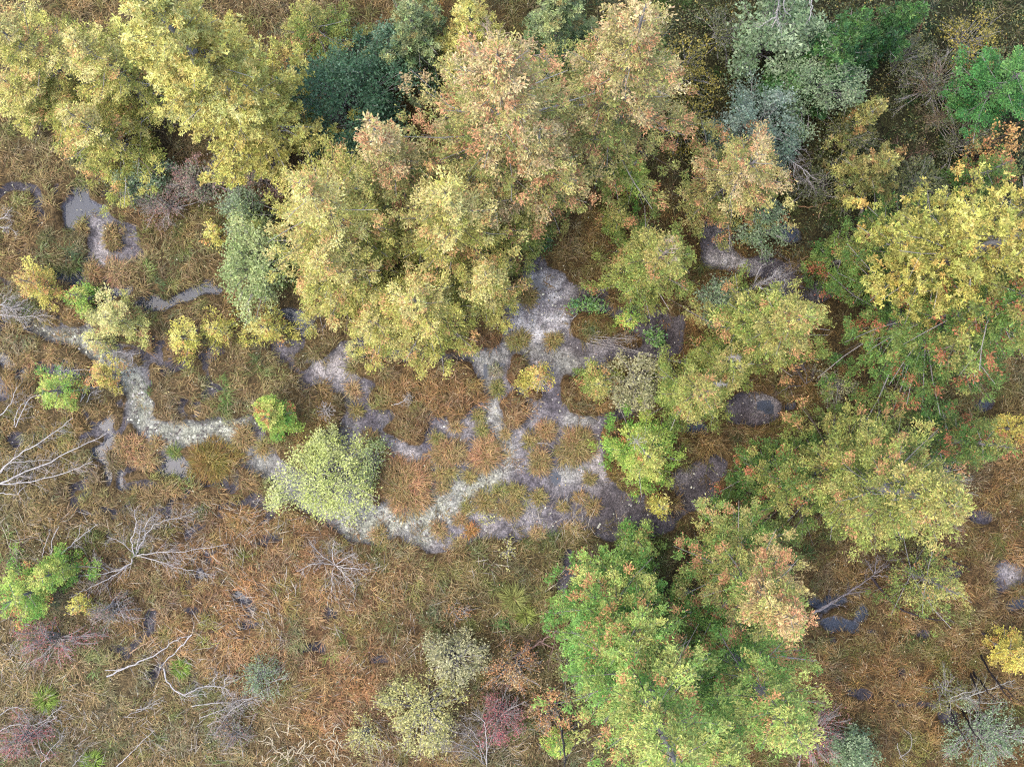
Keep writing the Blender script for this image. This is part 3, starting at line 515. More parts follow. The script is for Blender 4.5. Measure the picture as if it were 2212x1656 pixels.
# top centre
cd('cedar_tree', (1072, 112), 9.5, 1.75, 'tan', 'tall tan topped cedar in the top centre', 110, taper=.55, cb=.2)
cd('cedar_tree', (1400, 15), 9.0, 1.5, 'tan', 'tall cedar with bright orange clumps near the top edge', 111, taper=.6, cb=.18)
cd('cedar_tree', (1175, 285), 7.0, 1.35, 'tan', 'dense olive cedar in front of the tall tan cedar', 112, taper=.6)
# centre left cluster
cd('cedar_tree', (798, 262), 7.6, 1.0, 'tan', 'slim cedar with a spiky orange tip pointing at the dark green shrub', 113, cb=.15)
cd('cedar_tree', (648, 392), 7.6, 1.6, 'yellow', 'cedar with pale orange crown top right of the grey green willow', 114, taper=.65)
cd('cedar_tree', (690, 555), 5.5, 1.35, 'yellow', 'broad yellow cedar with grey twigs right of the pale willow tree', 115, taper=.6)
cd('cedar_tree', (955, 410), 7.0, 1.5, 'yellow', 'olive yellow cedar in the middle of the central cedar group', 116, taper=.6)
cd('cedar_tree', (1052, 592), 4.6, .8, 'yellow', 'bright yellow cedar at the right tip of the central group', 117, taper=.5)
cd('cedar_tree', (895, 645), 4.6, 1.3, 'yellow', 'yellow cedar at the lower end of the central group above the sedge mat', 118, taper=.55)
cd('cedar_tree', (800, 690), 3.0, .75, 'yellow', 'low yellow cedar at the lower left of the central group', 119, taper=.5)
cd('cedar_tree', (1130, 480), 3.0, .65, 'olive', 'small olive cedar on the right side of the central group', 120)
# upper right
cd('cedar_tree', (1645, 330), 4.5, 1.2, 'tan', 'cedar with orange flecks beside the dead grey branch on the upper right', 121, taper=.5)
cd('cedar_tree', (1378, 345), 2.8, .58, 'lime', 'slim light green cedar right of the tall tan cedar', 122)
cd('cedar_tree', (1440, 540), 4.6, 1.1, 'olive', 'cedar with bare grey tan tip above the dark mud', 123, taper=.6, top_bare=.08)
cd('cedar_tree', (1340, 455), 1.6, .45, 'olive', 'small olive cedar between slim green cedar and bare tipped cedar', 124)
cd('pine_tree', (1885, 25), 4.5, .8, 'pine_dark', 'dark green pine near the top right edge', 125, 'pine', group='pines')
cd('pine_tree', (2000, 0), 3.5, .6, 'pine_dark', 'narrow dark pine on the top edge right of the dark green pine', 126, 'pine', group='pines')
cd('pine_tree', (1930, 340), 3.0, .75, 'pine_olive', 'olive pine sapling in the dark undergrowth', 127, 'pine', dens=.7, group='pines')
cd('pine_tree', (1905, 225), 2.4, .55, 'pine_olive', 'thin olive pine sapling above the other pine sapling in the undergrowth', 128, 'pine', dens=.6, group='pines')
cd('cedar_tree', (2270, 120), 3.6, 1.1, 'deepgreen', 'deep green cedar cut by the right edge near the top', 129)
cd('pine_tree', (2420, 455), 10.0, 1.25, 'pine_gold', 'tall yellow pine on the right edge with a trunk showing through', 130, 'pine', cb=.3, dens=1.0, taper=.45, group='pines')
cd('cedar_tree', (2320, 630), 8.0, 2.1, 'green', 'large dark green cedar with red clumps on the right', 131, taper=.6)
cd('cedar_tree', (2080, 480), 5.0, 1.1, 'green', 'green cedar between the yellow pine and the large dark green cedar', 132)
cd('cedar_tree', (1860, 545), 2.6, .8, 'green', 'low green cedar on the inner side of the large dark green cedar', 133)
cd('cedar_tree', (2190, 345), 2.4, .6, 'green', 'low green cedar beneath the orange leaved shrub', 134)
# right
cd('cedar_tree', (1748, 688), 6.0, 1.25, 'olive', 'leaning olive cedar with a tan tip right of the grey snag', 135, taper=.55)
cd('cedar_tree', (1530, 850), 4.0, .95, 'olive', 'yellow green cedar with a white dead spike right of the pale shrub', 136, taper=.5)
cd('cedar_tree', (1600, 790), 3.5, .9, 'olive', 'olive cedar between the tan tipped cedar and the water patch', 137, taper=.5)
cd('cedar_tree', (1404, 986), 2.6, .92, 'lime', 'bright green cedar alone on the dark mud', 138, taper=.45, dens=1.1)
cd('cedar_tree', (2072, 1095), 8.0, 1.6, 'olive', 'large cone of yellow green cedar leaning to the right edge', 139, taper=.6)
cd('cedar_tree', (1745, 1050), 4.0, 1.1, 'green', 'green cedar at the inner foot of the large cone shaped cedar', 140)
cd('cedar_tree', (2195, 965), 4.5, .85, 'green', 'green cedar behind a dark gap on the right edge', 141)
cd('cedar_sapling', (2230, 930), 1.5, .4, 'gold', 'golden sapling cut by the right edge', 142)
cd('cedar_tree', (2075, 1285), 3.0, 1.0, 'olive', 'sparse olive cedar over brown sedge on the lower right', 143, dens=.3)
cd('cedar_tree', (2240, 1440), 2.0, .6, 'gold', 'gold and orange cedar on the lower right edge', 144, dens=.8)
# lower right
cd('cedar_tree', (1376, 1405), 6.0, 1.35, 'bright', 'bright green cedar with orange specks left in the lower right group', 145, taper=.5, dens=1.1)
cd('cedar_tree', (1490, 1690), 10.0, 1.6, 'bright', 'tall bright green cedar with trunk showing at the bottom edge', 146, taper=.5, dens=1.05)
cd('cedar_tree', (1722, 1345), 7.0, 1.4, 'brightorange', 'green cedar with orange tan top in the lower right group', 147, taper=.6)
cd('cedar_tree', (1735, 1600), 8.0, 1.45, 'bright', 'tall yellow green cedar at the right of the lower right group', 148, taper=.55)
cd('cedar_tree', (1395, 1195), 2.4, .5, 'bright', 'low green cedar at the top of the lower right group', 149)
cd('cedar_tree', (1590, 1690), 7.5, 1.3, 'bright', 'yellow green cedar at the bottom edge between the two tall green cedars', 150, taper=.5)
cd('cedar_tree', (1665, 1175), 3.0, .7, 'bright', 'low green cedar between the orange topped cedar and the cone shaped cedar', 151)
cd('cedar_tree', (1212, 1630), 1.4, .4, 'lime', 'small green cedar with a yellow tip beside the dark leaning trunk', 152)
# saplings in the fen
SG = 'saplings in the left fen'
def sap(px, py, r, h, pal, label, seed, **k):
    p = np.array([px, py]) - [CX, CY]; cd('cedar_sapling', p * (1 + .5 * h / H) + [CX, CY], h, r / PPM, pal, label, seed, cb=.1, taper=.5, group=SG, dens=k.pop('dens', .75), sp=.05, **k)
sap(76, 612, 48, 1.8, 'orange_sapling', 'orange yellow sapling left of the upper pool', 201)
sap(175, 640, 34, 1.2, 'lime', 'small green sapling right of the orange sapling', 202)
sap(255, 690, 68, 1.7, 'pale_sapling', 'widest pale yellow sapling above the marl in the left fen', 203)
sap(205, 735, 30, 1.0, 'pale_sapling', 'pale sapling hanging over the marl bar in the left fen', 223)
sap(396, 728, 42, 1.5, 'sapling', 'bright yellow sapling in the middle of the row of saplings', 204)
sap(470, 712, 36, 1.3, 'sapling', 'thin yellow sapling right of the bright yellow one', 205, dens=.6)
sap(578, 708, 44, 1.5, 'sapling', 'yellow sapling left of the small square pool', 206, dens=.6)
sap(122, 845, 46, 1.6, 'lime', 'yellow green sapling near the left edge above the fallen limbs', 207)
sap(228, 808, 36, 1.4, 'orange_sapling', 'yellow sapling with orange spots beside the left marl channel', 208)
sap(590, 897, 55, 1.8, 'lime', 'lime green sapling with red spots above the pale willow bush', 209, dens=1.5)
sap(1160, 815, 34, 1.5, 'orange_sapling', 'small yellow and red sapling with white twigs in the mud', 210)
sap(1288, 828, 42, 1.8, 'olive', 'yellow green sapling with orange tip left of the pale shrub', 211)
sap(50, 1285, 75, 2.0, 'lime', 'sprawling lime yellow sapling on the left edge', 212)
sap(120, 1235, 55, 1.8, 'lime', 'lime yellow sapling right of the sprawling one near the left edge', 213)
sap(172, 1308, 22, .9, 'sapling', 'tiny yellow sapling right of the sprawling lime one', 214)
sap(1360, 690, 26, 1.3, 'lime', 'thin light green sapling with bare twigs right of the marl basin', 215, dens=.6)
sap(1425, 1092, 24, 1.2, 'sapling', 'small yellow sapling above the lower right cedar group', 216)
sap(465, 505, 26, .9, 'sapling', 'yellow seedling left of the pale willow tree', 217)
sap(762, 760, 20, .8, 'pale_sapling', 'small yellow sapling at the mud under the central cedars', 218)

# ------------------------------------------------------------------ broad-leaved shrubs
SPAL = {'darkgreen': [(70, 112, 70), (94, 134, 90), (118, 152, 114)], 'greygreen': [(120, 148, 96), (146, 170, 118), (166, 186, 136)], 'bluegreen': [(122, 146, 122), (148, 166, 142), (104, 132, 100)],
        'willow': [(200, 214, 100), (222, 230, 134), (208, 218, 112)], 'palegreen': [(150, 172, 92), (176, 194, 114), (198, 206, 126)], 'paleyellow': [(196, 190, 100), (214, 204, 120), (176, 178, 100)],
        'yellowleaf': [(180, 162, 50), (140, 132, 50), (96, 98, 44)], 'bramble': [(92, 102, 56), (124, 126, 66), (112, 116, 80)], 'orange': [(228, 170, 84), (222, 148, 84), (206, 172, 96)],
        'pink': [(190, 104, 104), (170, 110, 100), (150, 120, 96)], 'greypink': [(150, 134, 116), (166, 124, 110), (128, 136, 98)], 'rustleaf': [(190, 132, 76), (204, 168, 110), (150, 128, 66)],
        'cream': [(196, 190, 132), (180, 174, 116), (148, 150, 92)], 'green': [(72, 124, 56), (96, 146, 70), (120, 156, 84)], 'fern': [(112, 162, 70), (142, 176, 84), (90, 148, 84)], 'olive': [(130, 132, 66), (150, 146, 80), (108, 116, 60)]}
def shrub(px, py, rx, ry, h, pal, label, seed, n=2600, leaf=.05, clumps=46, twig=1.0, group='shrubs round the fen', name='shrub', cat='shrub', tw_col=None):
    g = np.random.default_rng(seed); c = np.array([px - CX, py - CY]) * (H - .6 * h) / H + [CX, CY]; base = at(c[0], c[1], 0); base[2] = float(height(c[:1], c[1:])[0]) - .02
    k0 = (H - .6 * h) / H; rxm, rym = rx / PPM * k0, ry / PPM * k0; t = thing(name, base, label, cat, group); tc_ = GREY if tw_col is None else tw_col
    a = g.uniform(0, 6.283, clumps); u = np.sqrt(g.uniform(0, 1, clumps)); lob = 1 + .2 * np.sin(3 * a + seed) + .14 * np.sin(5 * a + 2 * seed) + .08 * np.sin(9 * a + 3 * seed)
    cl = np.stack([rxm * u * lob * np.cos(a), rym * u * lob * np.sin(a), h * np.sqrt(np.maximum(.05, 1 - .85 * u * u)) * g.uniform(.4, 1.05, clumps)], 1)
    tb = Tubes(); ns = max(3, int(6 * twig)); st = [g.normal(0, .08, 2) for _ in range(ns)]
    for i in range(clumps):
        s0 = st[i % ns]; p0 = np.array([s0[0], s0[1], 0.0]); m1 = p0 * .5 + cl[i] * .5 + np.array([0, 0, .12 * h]) + g.normal(0, .05, 3)
        tb.add(smooth_line([p0, m1, cl[i] * 1.03], 4), np.linspace(.012 + .004 * h, .003, 4), tc_ * g.uniform(.75, 1.2), 3)
        for _ in range(int(round(2 * twig))):
            d = unit(cl[i] * [1, 1, .3] + g.normal(0, .5, 3) * max(rxm, rym)) * g.uniform(.12, .34) * max(.6, rxm); tb.add(np.array([m1 * .4 + cl[i] * .6, cl[i] + d * .5, cl[i] + d]), [.005, .0035, .0015], tc_ * g.uniform(.8, 1.25), 3)
    tb.build('stems', M_BARK, t)
    ci = g.integers(0, clumps, n); sg = .065 * (rxm + rym) / 2 + .045; pos = cl[ci] + g.normal(0, 1, (n, 3)) * [sg, sg, sg * .6]; pos[:, 2] = np.maximum(pos[:, 2], .05)
    cols = np.array(SPAL[pal], float); cc = cols[g.choice(3, clumps, p=[.5, .3, .2])][ci]; k = g.uniform(0, 1, n) < .35; cc[k] = cols[g.integers(0, 3, k.sum())]; cc = cc * (1 + g.normal(0, .12, (n, 1)))
    d = unit(g.normal(0, 1, (n, 3)) * [1, 1, .35]); nr = unit(np.stack([g.normal(0, .5, n), g.normal(0, .5, n), np.ones(n)], 1)); L = leaf * g.uniform(.65, 1.3, n)
    (slips if n > 2500 else leaves)('foliage', pos, d, nr, L * (1.1 if n > 2500 else 1), L * (.62 if n > 2500 else .55), lin(np.clip(cc, 6, 250)) * ALB, M_LEAF, t); return t
sh = shrub
sh(745, 215, 150, 125, 2.6, 'darkgreen', 'dense dark blue green shrub between the yellow pine and the tan cedar', 301, 15000, .05, 120, .5)
sh(830, 110, 80, 60, 2.0, 'darkgreen', 'dark shrub with grey leaves above the dense dark green shrub', 302, 4500, .05, 50, .6)
sh(545, 560, 68, 112, 2.4, 'palegreen', 'pale grey green willow tree left of the central cedars', 303, 8000, .05, 90, 1.2, name='willow_tree', cat='tree')
sh(520, 450, 50, 50, 1.6, 'greygreen', 'grey green shrub with bare twigs above the willow tree', 304, 2200, .045, 40, 1.6)
sh(430, 390, 70, 45, 1.2, 'greypink', 'grey and pinkish shrub below the yellow pine', 305, 3200, .04, 50, 1.4)
sh(560, 375, 62, 46, 1.2, 'greypink', 'dull grey shrub between yellow pine and spiky orange cedar', 306, 3000, .04, 46, 1.2)
sh(300, 385, 70, 40, 1.0, 'greygreen', 'low grey green shrub right above the upper pool', 307, 2600, .04, 44, 1.2)
sh(350, 440, 70, 40, .9, 'greypink', 'low brownish pink shrub right of the upper pool', 308, 2200, .035, 44, 1.6)
sh(1690, 60, 95, 90, 3.0, 'greygreen', 'pale green leafy shrub under bare white branches at the top edge', 309, 5500, .07, 70, .8)
sh(1775, 165, 88, 100, 2.8, 'greygreen', 'grey green willow in the upper right', 310, 9500, .045, 80, 1)
sh(1640, 258, 92, 84, 2.8, 'bluegreen', 'blue grey shrub above the orange flecked cedar', 311, 9000, .045, 80, 1)
sh(1700, 200, 55, 60, 2.2, 'green', 'green shrub between the grey green willow and the blue grey shrub', 312, 2600, .06, 40, .6)
sh(1490, 150, 62, 80, 1.3, 'yellowleaf', 'shrub of scattered yellow leaves right of the tall orange cedar', 313, 2200, .055, 50, .6)
sh(1475, 260, 58, 58, 1.2, 'yellowleaf', 'shrub of scattered yellow leaves above the slim light green cedar', 314, 1800, .055, 44, .6)
sh(1560, 60, 60, 55, 1.2, 'bramble', 'brown green bramble at the top edge left of the pale leafy shrub', 315, 2000, .05, 40, 1)
sh(1830, 290, 60, 60, 1.2, 'bramble', 'dull green bramble left of the olive pine sapling', 316, 2200, .045, 40, 1)
sh(1990, 400, 70, 55, 1.3, 'bramble', 'bramble with yellowish leaves above the yellow pine', 317, 2600, .05, 44, 1.2)
sh(2030, 180, 75, 65, 1.3, 'bramble', 'tangled dull bramble in the shade of the upper right', 318, 2400, .04, 50, 2)
sh(2100, 90, 70, 70, 1.4, 'yellowleaf', 'bramble with yellow leaves in the dark upper right corner', 319, 2400, .05, 50, 1)
sh(1960, 120, 60, 50, 1.2, 'bramble', 'dark bramble below the dark green pine', 320, 2000, .045, 40, 1.2)
sh(2090, 300, 65, 60, 1.3, 'bramble', 'dull bramble left of the orange leaved shrub', 321, 2400, .045, 44, 1.5)
sh(2158, 312, 46, 46, 2.4, 'orange', 'orange leaved shrub near the right edge', 322, 900, .065, 30, 1, tw_col=BRN)
sh(2185, 175, 45, 55, 2.4, 'green', 'bright green leafy shrub on the right edge near the top', 323, 2600, .06, 40, .5)
sh(1780, 400, 70, 50, .9, 'bramble', 'low dark bramble around the crossed logs', 324, 1500, .05, 36, 1.4)
sh(1645, 490, 58, 55, 1.6, 'greygreen', 'thin grey green shrub over the mud below the orange flecked cedar', 325, 3000, .04, 50, 1.6)
sh(1560, 650, 55, 50, 1.5, 'greygreen', 'grey green shrub left of the grey snag', 326, 2600, .04, 46, 1.4)
sh(1375, 822, 62, 62, 1.8, 'cream', 'pale cream green shrub right of the yellow green sapling', 327, 3600, .045, 60, 1.6)
sh(1812, 830, 50, 36, 1.2, 'cream', 'cream leaved shrub at the foot of the large cone shaped cedar', 328, 700, .05, 30, 1.2)
sh(2045, 1045, 55, 40, 1.4, 'cream', 'cream leaved shrub with bare branches behind the large cone shaped cedar', 329, 800, .055, 30, 1.6)
sh(698, 1042, 106, 92, 1.6, 'willow', 'big pale lime willow bush in the middle of the fen', 331, 7600, .04, 75, 1.6, name='willow_bush')
sh(700, 960, 40, 34, 1.5, 'willow', 'small lime tuft of willow on top of the big willow bush', 330, 1800, .042, 30, .7, name='willow_bush')
sh(795, 1000, 34, 50, 1.3, 'palegreen', 'green willow shoot on the right flank of the big willow bush', 332, 1600, .042, 30, .8, name='willow_bush')
sh(915, 1545, 78, 85, 1.6, 'paleyellow', 'pale yellow shrub at the bottom centre', 333, 4200, .045, 70, 1.4)
sh(985, 1430, 66, 56, 1.6, 'cream', 'pale green shrub above the pale yellow one at the bottom centre', 334, 3200, .045, 56, 1.4)
sh(790, 1600, 45, 40, 1.0, 'paleyellow', 'small yellow shrub right of the curled dead stalks', 335, 900, .045, 26, 1)
sh(1080, 1560, 52, 58, 1.3, 'pink', 'pinkish red shrub at the bottom centre', 336, 2200, .04, 46, 1.6)
sh(1110, 1450, 62, 50, 1.2, 'rustleaf', 'shrub of rust and cream leaves below the brown log', 337, 1900, .045, 44, 1.4)
sh(1190, 1545, 48, 60, 1.2, 'rustleaf', 'rust leaved shrub left of the dark leaning trunk', 338, 1500, .05, 36, 1.2)
sh(1240, 1450, 40, 52, 1.4, 'olive', 'dark olive shrub against the left side of the bright green cedar', 339, 1500, .05, 34, 1)
sh(110, 1385, 78, 52, .9, 'pink', 'low pink red shrub on the left edge below the lime sapling', 340, 1800, .035, 46, 2)
sh(235, 1320, 46, 40, .9, 'greypink', 'grey pink shrub right of the tiny yellow sapling', 341, 1200, .035, 34, 2)
sh(45, 1600, 60, 48, .9, 'pink', 'red shrub in the bottom left corner', 342, 1500, .035, 40, 2)
sh(560, 1470, 60, 40, .8, 'greygreen', 'low sage green shrub around the brushy fallen branch', 343, 1500, .035, 40, 1.4)
sh(500, 1590, 50, 40, .8, 'greypink', 'low pink grey shrub left of the curled dead stalks', 344, 1100, .035, 34, 1.6)
sh(1755, 1590, 78, 62, 1.5, 'pink', 'twiggy shrub with pink red leaves at the bottom right of the green group', 345, 1200, .045, 60, 3)
sh(1850, 1628, 52, 46, 1.6, 'greygreen', 'grey green bush at the bottom edge right of the pink leaved shrub', 346, 3400, .045, 50, .7)
sh(2130, 1590, 85, 75, 1.3, 'greygreen', 'thin grey green shrub in the bottom right corner', 347, 2600, .04, 60, 2)
sh(2050, 1500, 50, 50, .8, 'olive', 'olive shrub beneath the black leaning poles', 348, 1200, .04, 36, 1)
sh(1275, 655, 46, 13, .5, 'fern', 'bright green fern strip growing across the marl basin', 349, 500, .06, 20, .6, name='fern', cat='fern')
sh(1420, 728, 24, 22, .5, 'fern', 'green fern clump on the dark speckled mud', 350, 300, .06, 14, .6, name='fern', cat='fern')
sh(1095, 1190, 20, 30, .4, 'paleyellow', 'bright yellow seedlings in the olive grass below the marl', 351, 120, .05, 12, .5, name='seedling', cat='seedling')
sh(1055, 1122, 22, 10, .4, 'paleyellow', 'yellow seedlings beside the lilac mud', 352, 80, .05, 10, .5, name='seedling', cat='seedling')
sh(985, 1320, 36, 24, .5, 'rustleaf', 'low orange leaved seedlings in the dark olive grass', 353, 320, .04, 24, .8, name='seedling', cat='seedling')
sh(70, 460 + 170, 30, 20, .5, 'bramble', 'low green weeds under the orange sapling', 354, 300, .04, 16, .8)
sh(1160, 520, 30, 40, .9, 'green', 'dark green weeds beside the small olive cedar', 355, 700, .05, 24, .6)

# low undergrowth of the shady wood (uncountable)
def undergrowth():
    n = 52000; px = rng.uniform(1430, 2330, n); py = rng.uniform(-110, 560, n); s = (samp(mudf, px, py) < .4) & (rng.uniform(0, 1, n) < np.clip(.6 + .9 * vnoise(px, py, 40, 61), .05, 1)) & (px - 1430 > (py - 300) * .3); px, py = px[s], py[s]; n = len(px)
    C = np.stack([(px - CX) / PPM, (CY - py) / PPM, height(px, py) + .04 + .42 * rng.uniform(0, 1, n) ** 1.3], 1); cols = np.array([(96, 112, 62), (78, 98, 54), (116, 122, 66), (146, 142, 72), (108, 94, 66), (88, 96, 60)], float)
    cc = cols[rng.integers(0, 6, n)] * (1 + .1 * rng.normal(0, 1, (n, 1))) * (1 + .25 * vnoise(px, py, 35, 62))[:, None]; y = (rng.uniform(0, 1, n) < .04); cc[y] = (196, 172, 66)
    L = .045 * rng.uniform(.6, 1.4, n); o = leaves('undergrowth', C, unit(rng.normal(0, 1, (n, 3)) * [1, 1, .3]), unit(rng.normal(0, .5, (n, 3)) + [0, 0, 1]), L, L * .6, lin(np.clip(cc, 8, 240)) * ALB, M_LEAF)
    tag(o, 'dull brown green leaves covering the shady ground of the upper right wood', 'undergrowth', None, 'stuff')
undergrowth()
def fallen():
    n = 2600; px = rng.uniform(-40, 2250, n); py = rng.uniform(-40, 1690, n); C = np.stack([(px - CX) / PPM, (CY - py) / PPM, height(px, py) + .1 + .14 * rng.uniform(0, 1, n)], 1)
    cols = np.array([(226, 206, 120), (222, 190, 130), (212, 150, 90), (214, 210, 170)], float); L = .032 * rng.uniform(.7, 1.5, n)
    o = leaves('fallen_leaves', C, unit(rng.normal(0, 1, (n, 3)) * [1, 1, .1]), unit(rng.normal(0, .3, (n, 3)) + [0, 0, 1]), L, L * .7, lin(cols[rng.integers(0, 4, n)]) * ALB, M_LEAF); tag(o, 'tiny yellow and orange leaves fallen on sedge and mud', 'leaves', None, 'stuff')
fallen()
def twig_litter():
    n = 9000; px = rng.uniform(-60, 1300, n); py = rng.uniform(1080, 1720, n); s = rng.uniform(0, 1, n) < np.clip(.25 + .9 * vnoise(px, py, 70, 81), .04, 1); px, py = px[s], py[s]; n = len(px); lean = 3.14 * vnoise(px, py, 130, 82)
    C = np.stack([(px - CX) / PPM, (CY - py) / PPM, height(px, py) + .08 + .14 * rng.uniform(0, 1, n)], 1); az = lean + rng.normal(0, .6, n); d = np.stack([np.cos(az), np.sin(az), rng.normal(.05, .2, n)], 1); L = rng.uniform(.12, .5, n)
    cols = np.array([(168, 160, 150), (190, 178, 156), (140, 132, 126), (150, 126, 100)], float); o = leaves('twig_litter', C, d, unit(rng.normal(0, .3, (n, 3)) + [0, 0, 1]), L, np.full(n, .009), lin(cols[rng.integers(0, 4, n)] * (1 + .1 * rng.normal(0, 1, (n, 1)))) * ALB, M_BARK)
    tag(o, 'grey and straw coloured dead twigs and stems strewn through the lower left grass', 'litter', None, 'stuff')
    n = 5200; px = rng.uniform(-60, 1300, n); py = rng.uniform(1100, 1720, n); s = rng.uniform(0, 1, n) < np.clip(vnoise(px, py, 60, 83) * 1.4, .0, 1); px, py = px[s], py[s]; n = len(px)
    C = np.stack([(px - CX) / PPM, (CY - py) / PPM, height(px, py) + .1 + .18 * rng.uniform(0, 1, n)], 1); cols = np.array([(112, 122, 74), (126, 134, 92), (98, 110, 62), (142, 132, 96), (136, 104, 88)], float); L = .04 * rng.uniform(.6, 1.4, n)
    o = leaves('low_herbs', C, unit(rng.normal(0, 1, (n, 3)) * [1, 1, .3]), unit(rng.normal(0, .5, (n, 3)) + [0, 0, 1]), L, L * .6, lin(cols[rng.integers(0, 5, n)]) * ALB, M_LEAF); tag(o, 'small green and grey herb leaves growing through the lower left grass', 'herbs', None, 'stuff')
twig_litter()
def bright_sedge(px, py, r, label, seed, c=(132, 160, 56), n=260):
    g = np.random.default_rng(seed); b = at(px, py, 0); b[2] = float(height(np.array([px]), np.array([py]))[0]); t = np.zeros(3); a = g.uniform(0, 6.283, n); u = g.uniform(0, .3, n) * r / PPM
    B = np.stack([u * np.cos(a), u * np.sin(a), 0 * a], 1); cc = np.array(c, float) * (1 + g.normal(0, .14, (n, 1)))
    o = blades('grass_clump', B, a + g.normal(0, .3, n), r / PPM * g.uniform(.6, 1.15, n), np.clip(g.normal(.6, .2, n), .2, 1), np.full(n, .012), lin(np.clip(cc, 8, 250)) * ALB, M_SEDGE); o.location = b; tag(o, label, 'grass clump', 'bright grass clumps')
bright_sedge(103, 1507, 34, 'vivid green grass clump near the bottom left', 401)
bright_sedge(205, 1640, 30, 'green grass clump at the bottom edge right of the red shrub', 402)
bright_sedge(395, 1440, 26, 'green grass clump beside the forked fallen branch', 403)
bright_sedge(1110, 1290, 38, 'arching pale green grass clump in the dark olive grassland', 404, (142, 146, 72))
bright_sedge(1135, 1325, 28, 'lime grass tuft beside the arching pale green clump', 405, (138, 150, 60))
bright_sedge(175, 335, 40, 'grey green grass clump above the upper pool', 406, (128, 132, 84))

# ------------------------------------------------------------------ dead wood
def dead(name, label, cat, stems, twigs=10, tl=.5, seed=1, col=None, group='dead wood', spread=.75, sub=2, into=None):
    """stems: list of (points (px, py, z), base radius); every stem is a part, its twigs a sub-part"""
    g = np.random.default_rng(seed); col = PALEB if col is None else col; first = stems[0][0][0]; base = at(*first); base[2] -= .02
    if into: t = next(o for o in COL.objects if o.parent is None and into in o.get('label', '')); base = np.array(t.location)
    else: t = thing(name, base, label, cat, group)
    for pts, r0 in stems:
        pts = [(p[0], p[1], p[2] * .62 if p[2] <= .6 else p[2]) for p in pts]; W = np.array([at(*p) for p in pts]) - base; W = np.concatenate([[[0, 0, max(.1, W[0][2] - .12)]], W]) if into else W; n = max(6, 4 * len(pts)); L = smooth_line(W, n); L[1:-1] += g.normal(0, .012, (n - 2, 3)); ln = np.linalg.norm(W[-1] - W[0])
        tb = Tubes(); r0 *= .78; tb.add(L, np.linspace(r0, r0 * .22 + .002, n), col * g.uniform(.85, 1.1), 6); st = tb.build('dead_limb' if into else 'branch', M_BARK, t)
        k = int(twigs * 2.2 * max(.4, ln / 1.5))
        if k < 1: continue
        tw = Tubes()
        for _ in range(k):
            u = g.uniform(.22, .98); i = min(n - 2, int(u * (n - 1))); p = L[i]; d = unit(L[i + 1] - L[i]); a = g.choice([-1, 1]) * g.uniform(.25, spread + .35); d2 = np.array([d[0] * math.cos(a) - d[1] * math.sin(a), d[0] * math.sin(a) + d[1] * math.cos(a), d[2] * .5 + g.normal(.08, .2)])
            l = tl * g.uniform(.35, 1.15) * (1.15 - .5 * u); q = smooth_line([p, p + d2 * l * .5 + g.normal(0, .03, 3), p + d2 * l + g.normal(0, .07 * l + .01, 3) + [0, 0, -.05 * l]], 5); r = max(.0035, r0 * .38 * (1.1 - .6 * u))
            tw.add(q, np.linspace(r, .002, 5), col * g.uniform(.55, 1.15) * np.array([1, g.uniform(.9, 1), g.uniform(.78, 1)]), 3)
            for _ in range(sub):
                j = g.integers(1, 4); a2 = g.choice([-1, 1]) * g.uniform(.3, .9); dd = unit(q[j + 1] - q[j]); d3 = np.array([dd[0] * math.cos(a2) - dd[1] * math.sin(a2), dd[0] * math.sin(a2) + dd[1] * math.cos(a2), dd[2] + g.normal(0, .2)])
                l2 = l * g.uniform(.2, .5); tw.add(np.array([q[j], q[j] + d3 * l2 * .5, q[j] + d3 * l2 + g.normal(0, .02, 3)]), [max(.003, r * .6), .0025, .0015], col * g.uniform(.75, 1.1), 3)
        tw.build('twigs', M_BARK, st)
    return t
B = lambda c, r, pts: [(c * 737.3 + .3339 * x, r * 551.5 + .3339 * y, z) for x, y, z in pts]
FB = 'fallen_branch'; DS = 'dead_shrub'; SN = 'snag'
dead(FB, 'fan of long pale fallen limbs on the left edge', 'fallen branch', [(B(0, 1, [(-40, 1500, .3), (120, 1420, .4), (390, 1300, .5), (690, 1150, .45)]), .028), (B(0, 1, [(-30, 1420, .35), (120, 1290, .5), (300, 1180, .55), (470, 1050, .5)]), .022),
    (B(0, 1, [(-30, 1480, .3), (180, 1465, .4), (440, 1400, .5), (600, 1330, .5)]), .02), (B(0, 1, [(-20, 1530, .3), (90, 1545, .4), (160, 1500, .4)]), .014), (B(0, 1, [(-30, 1440, .4), (60, 1350, .5), (190, 1330, .5), (330, 1320, .4)]), .014)], 9, .5, 501)
dead(FB, 'thin pale limbs forking upward on the left edge above the fan of limbs', 'fallen branch', [(B(0, 1, [(-30, 1060, .4), (60, 970, .5), (110, 850, .5)]), .016), (B(0, 1, [(100, 1110, .4), (140, 1020, .5), (210, 920, .6), (340, 890, .5)]), .014), (B(0, 1, [(90, 1100, .4), (110, 1010, .5), (190, 930, .5)]), .012)], 9, .45, 502)
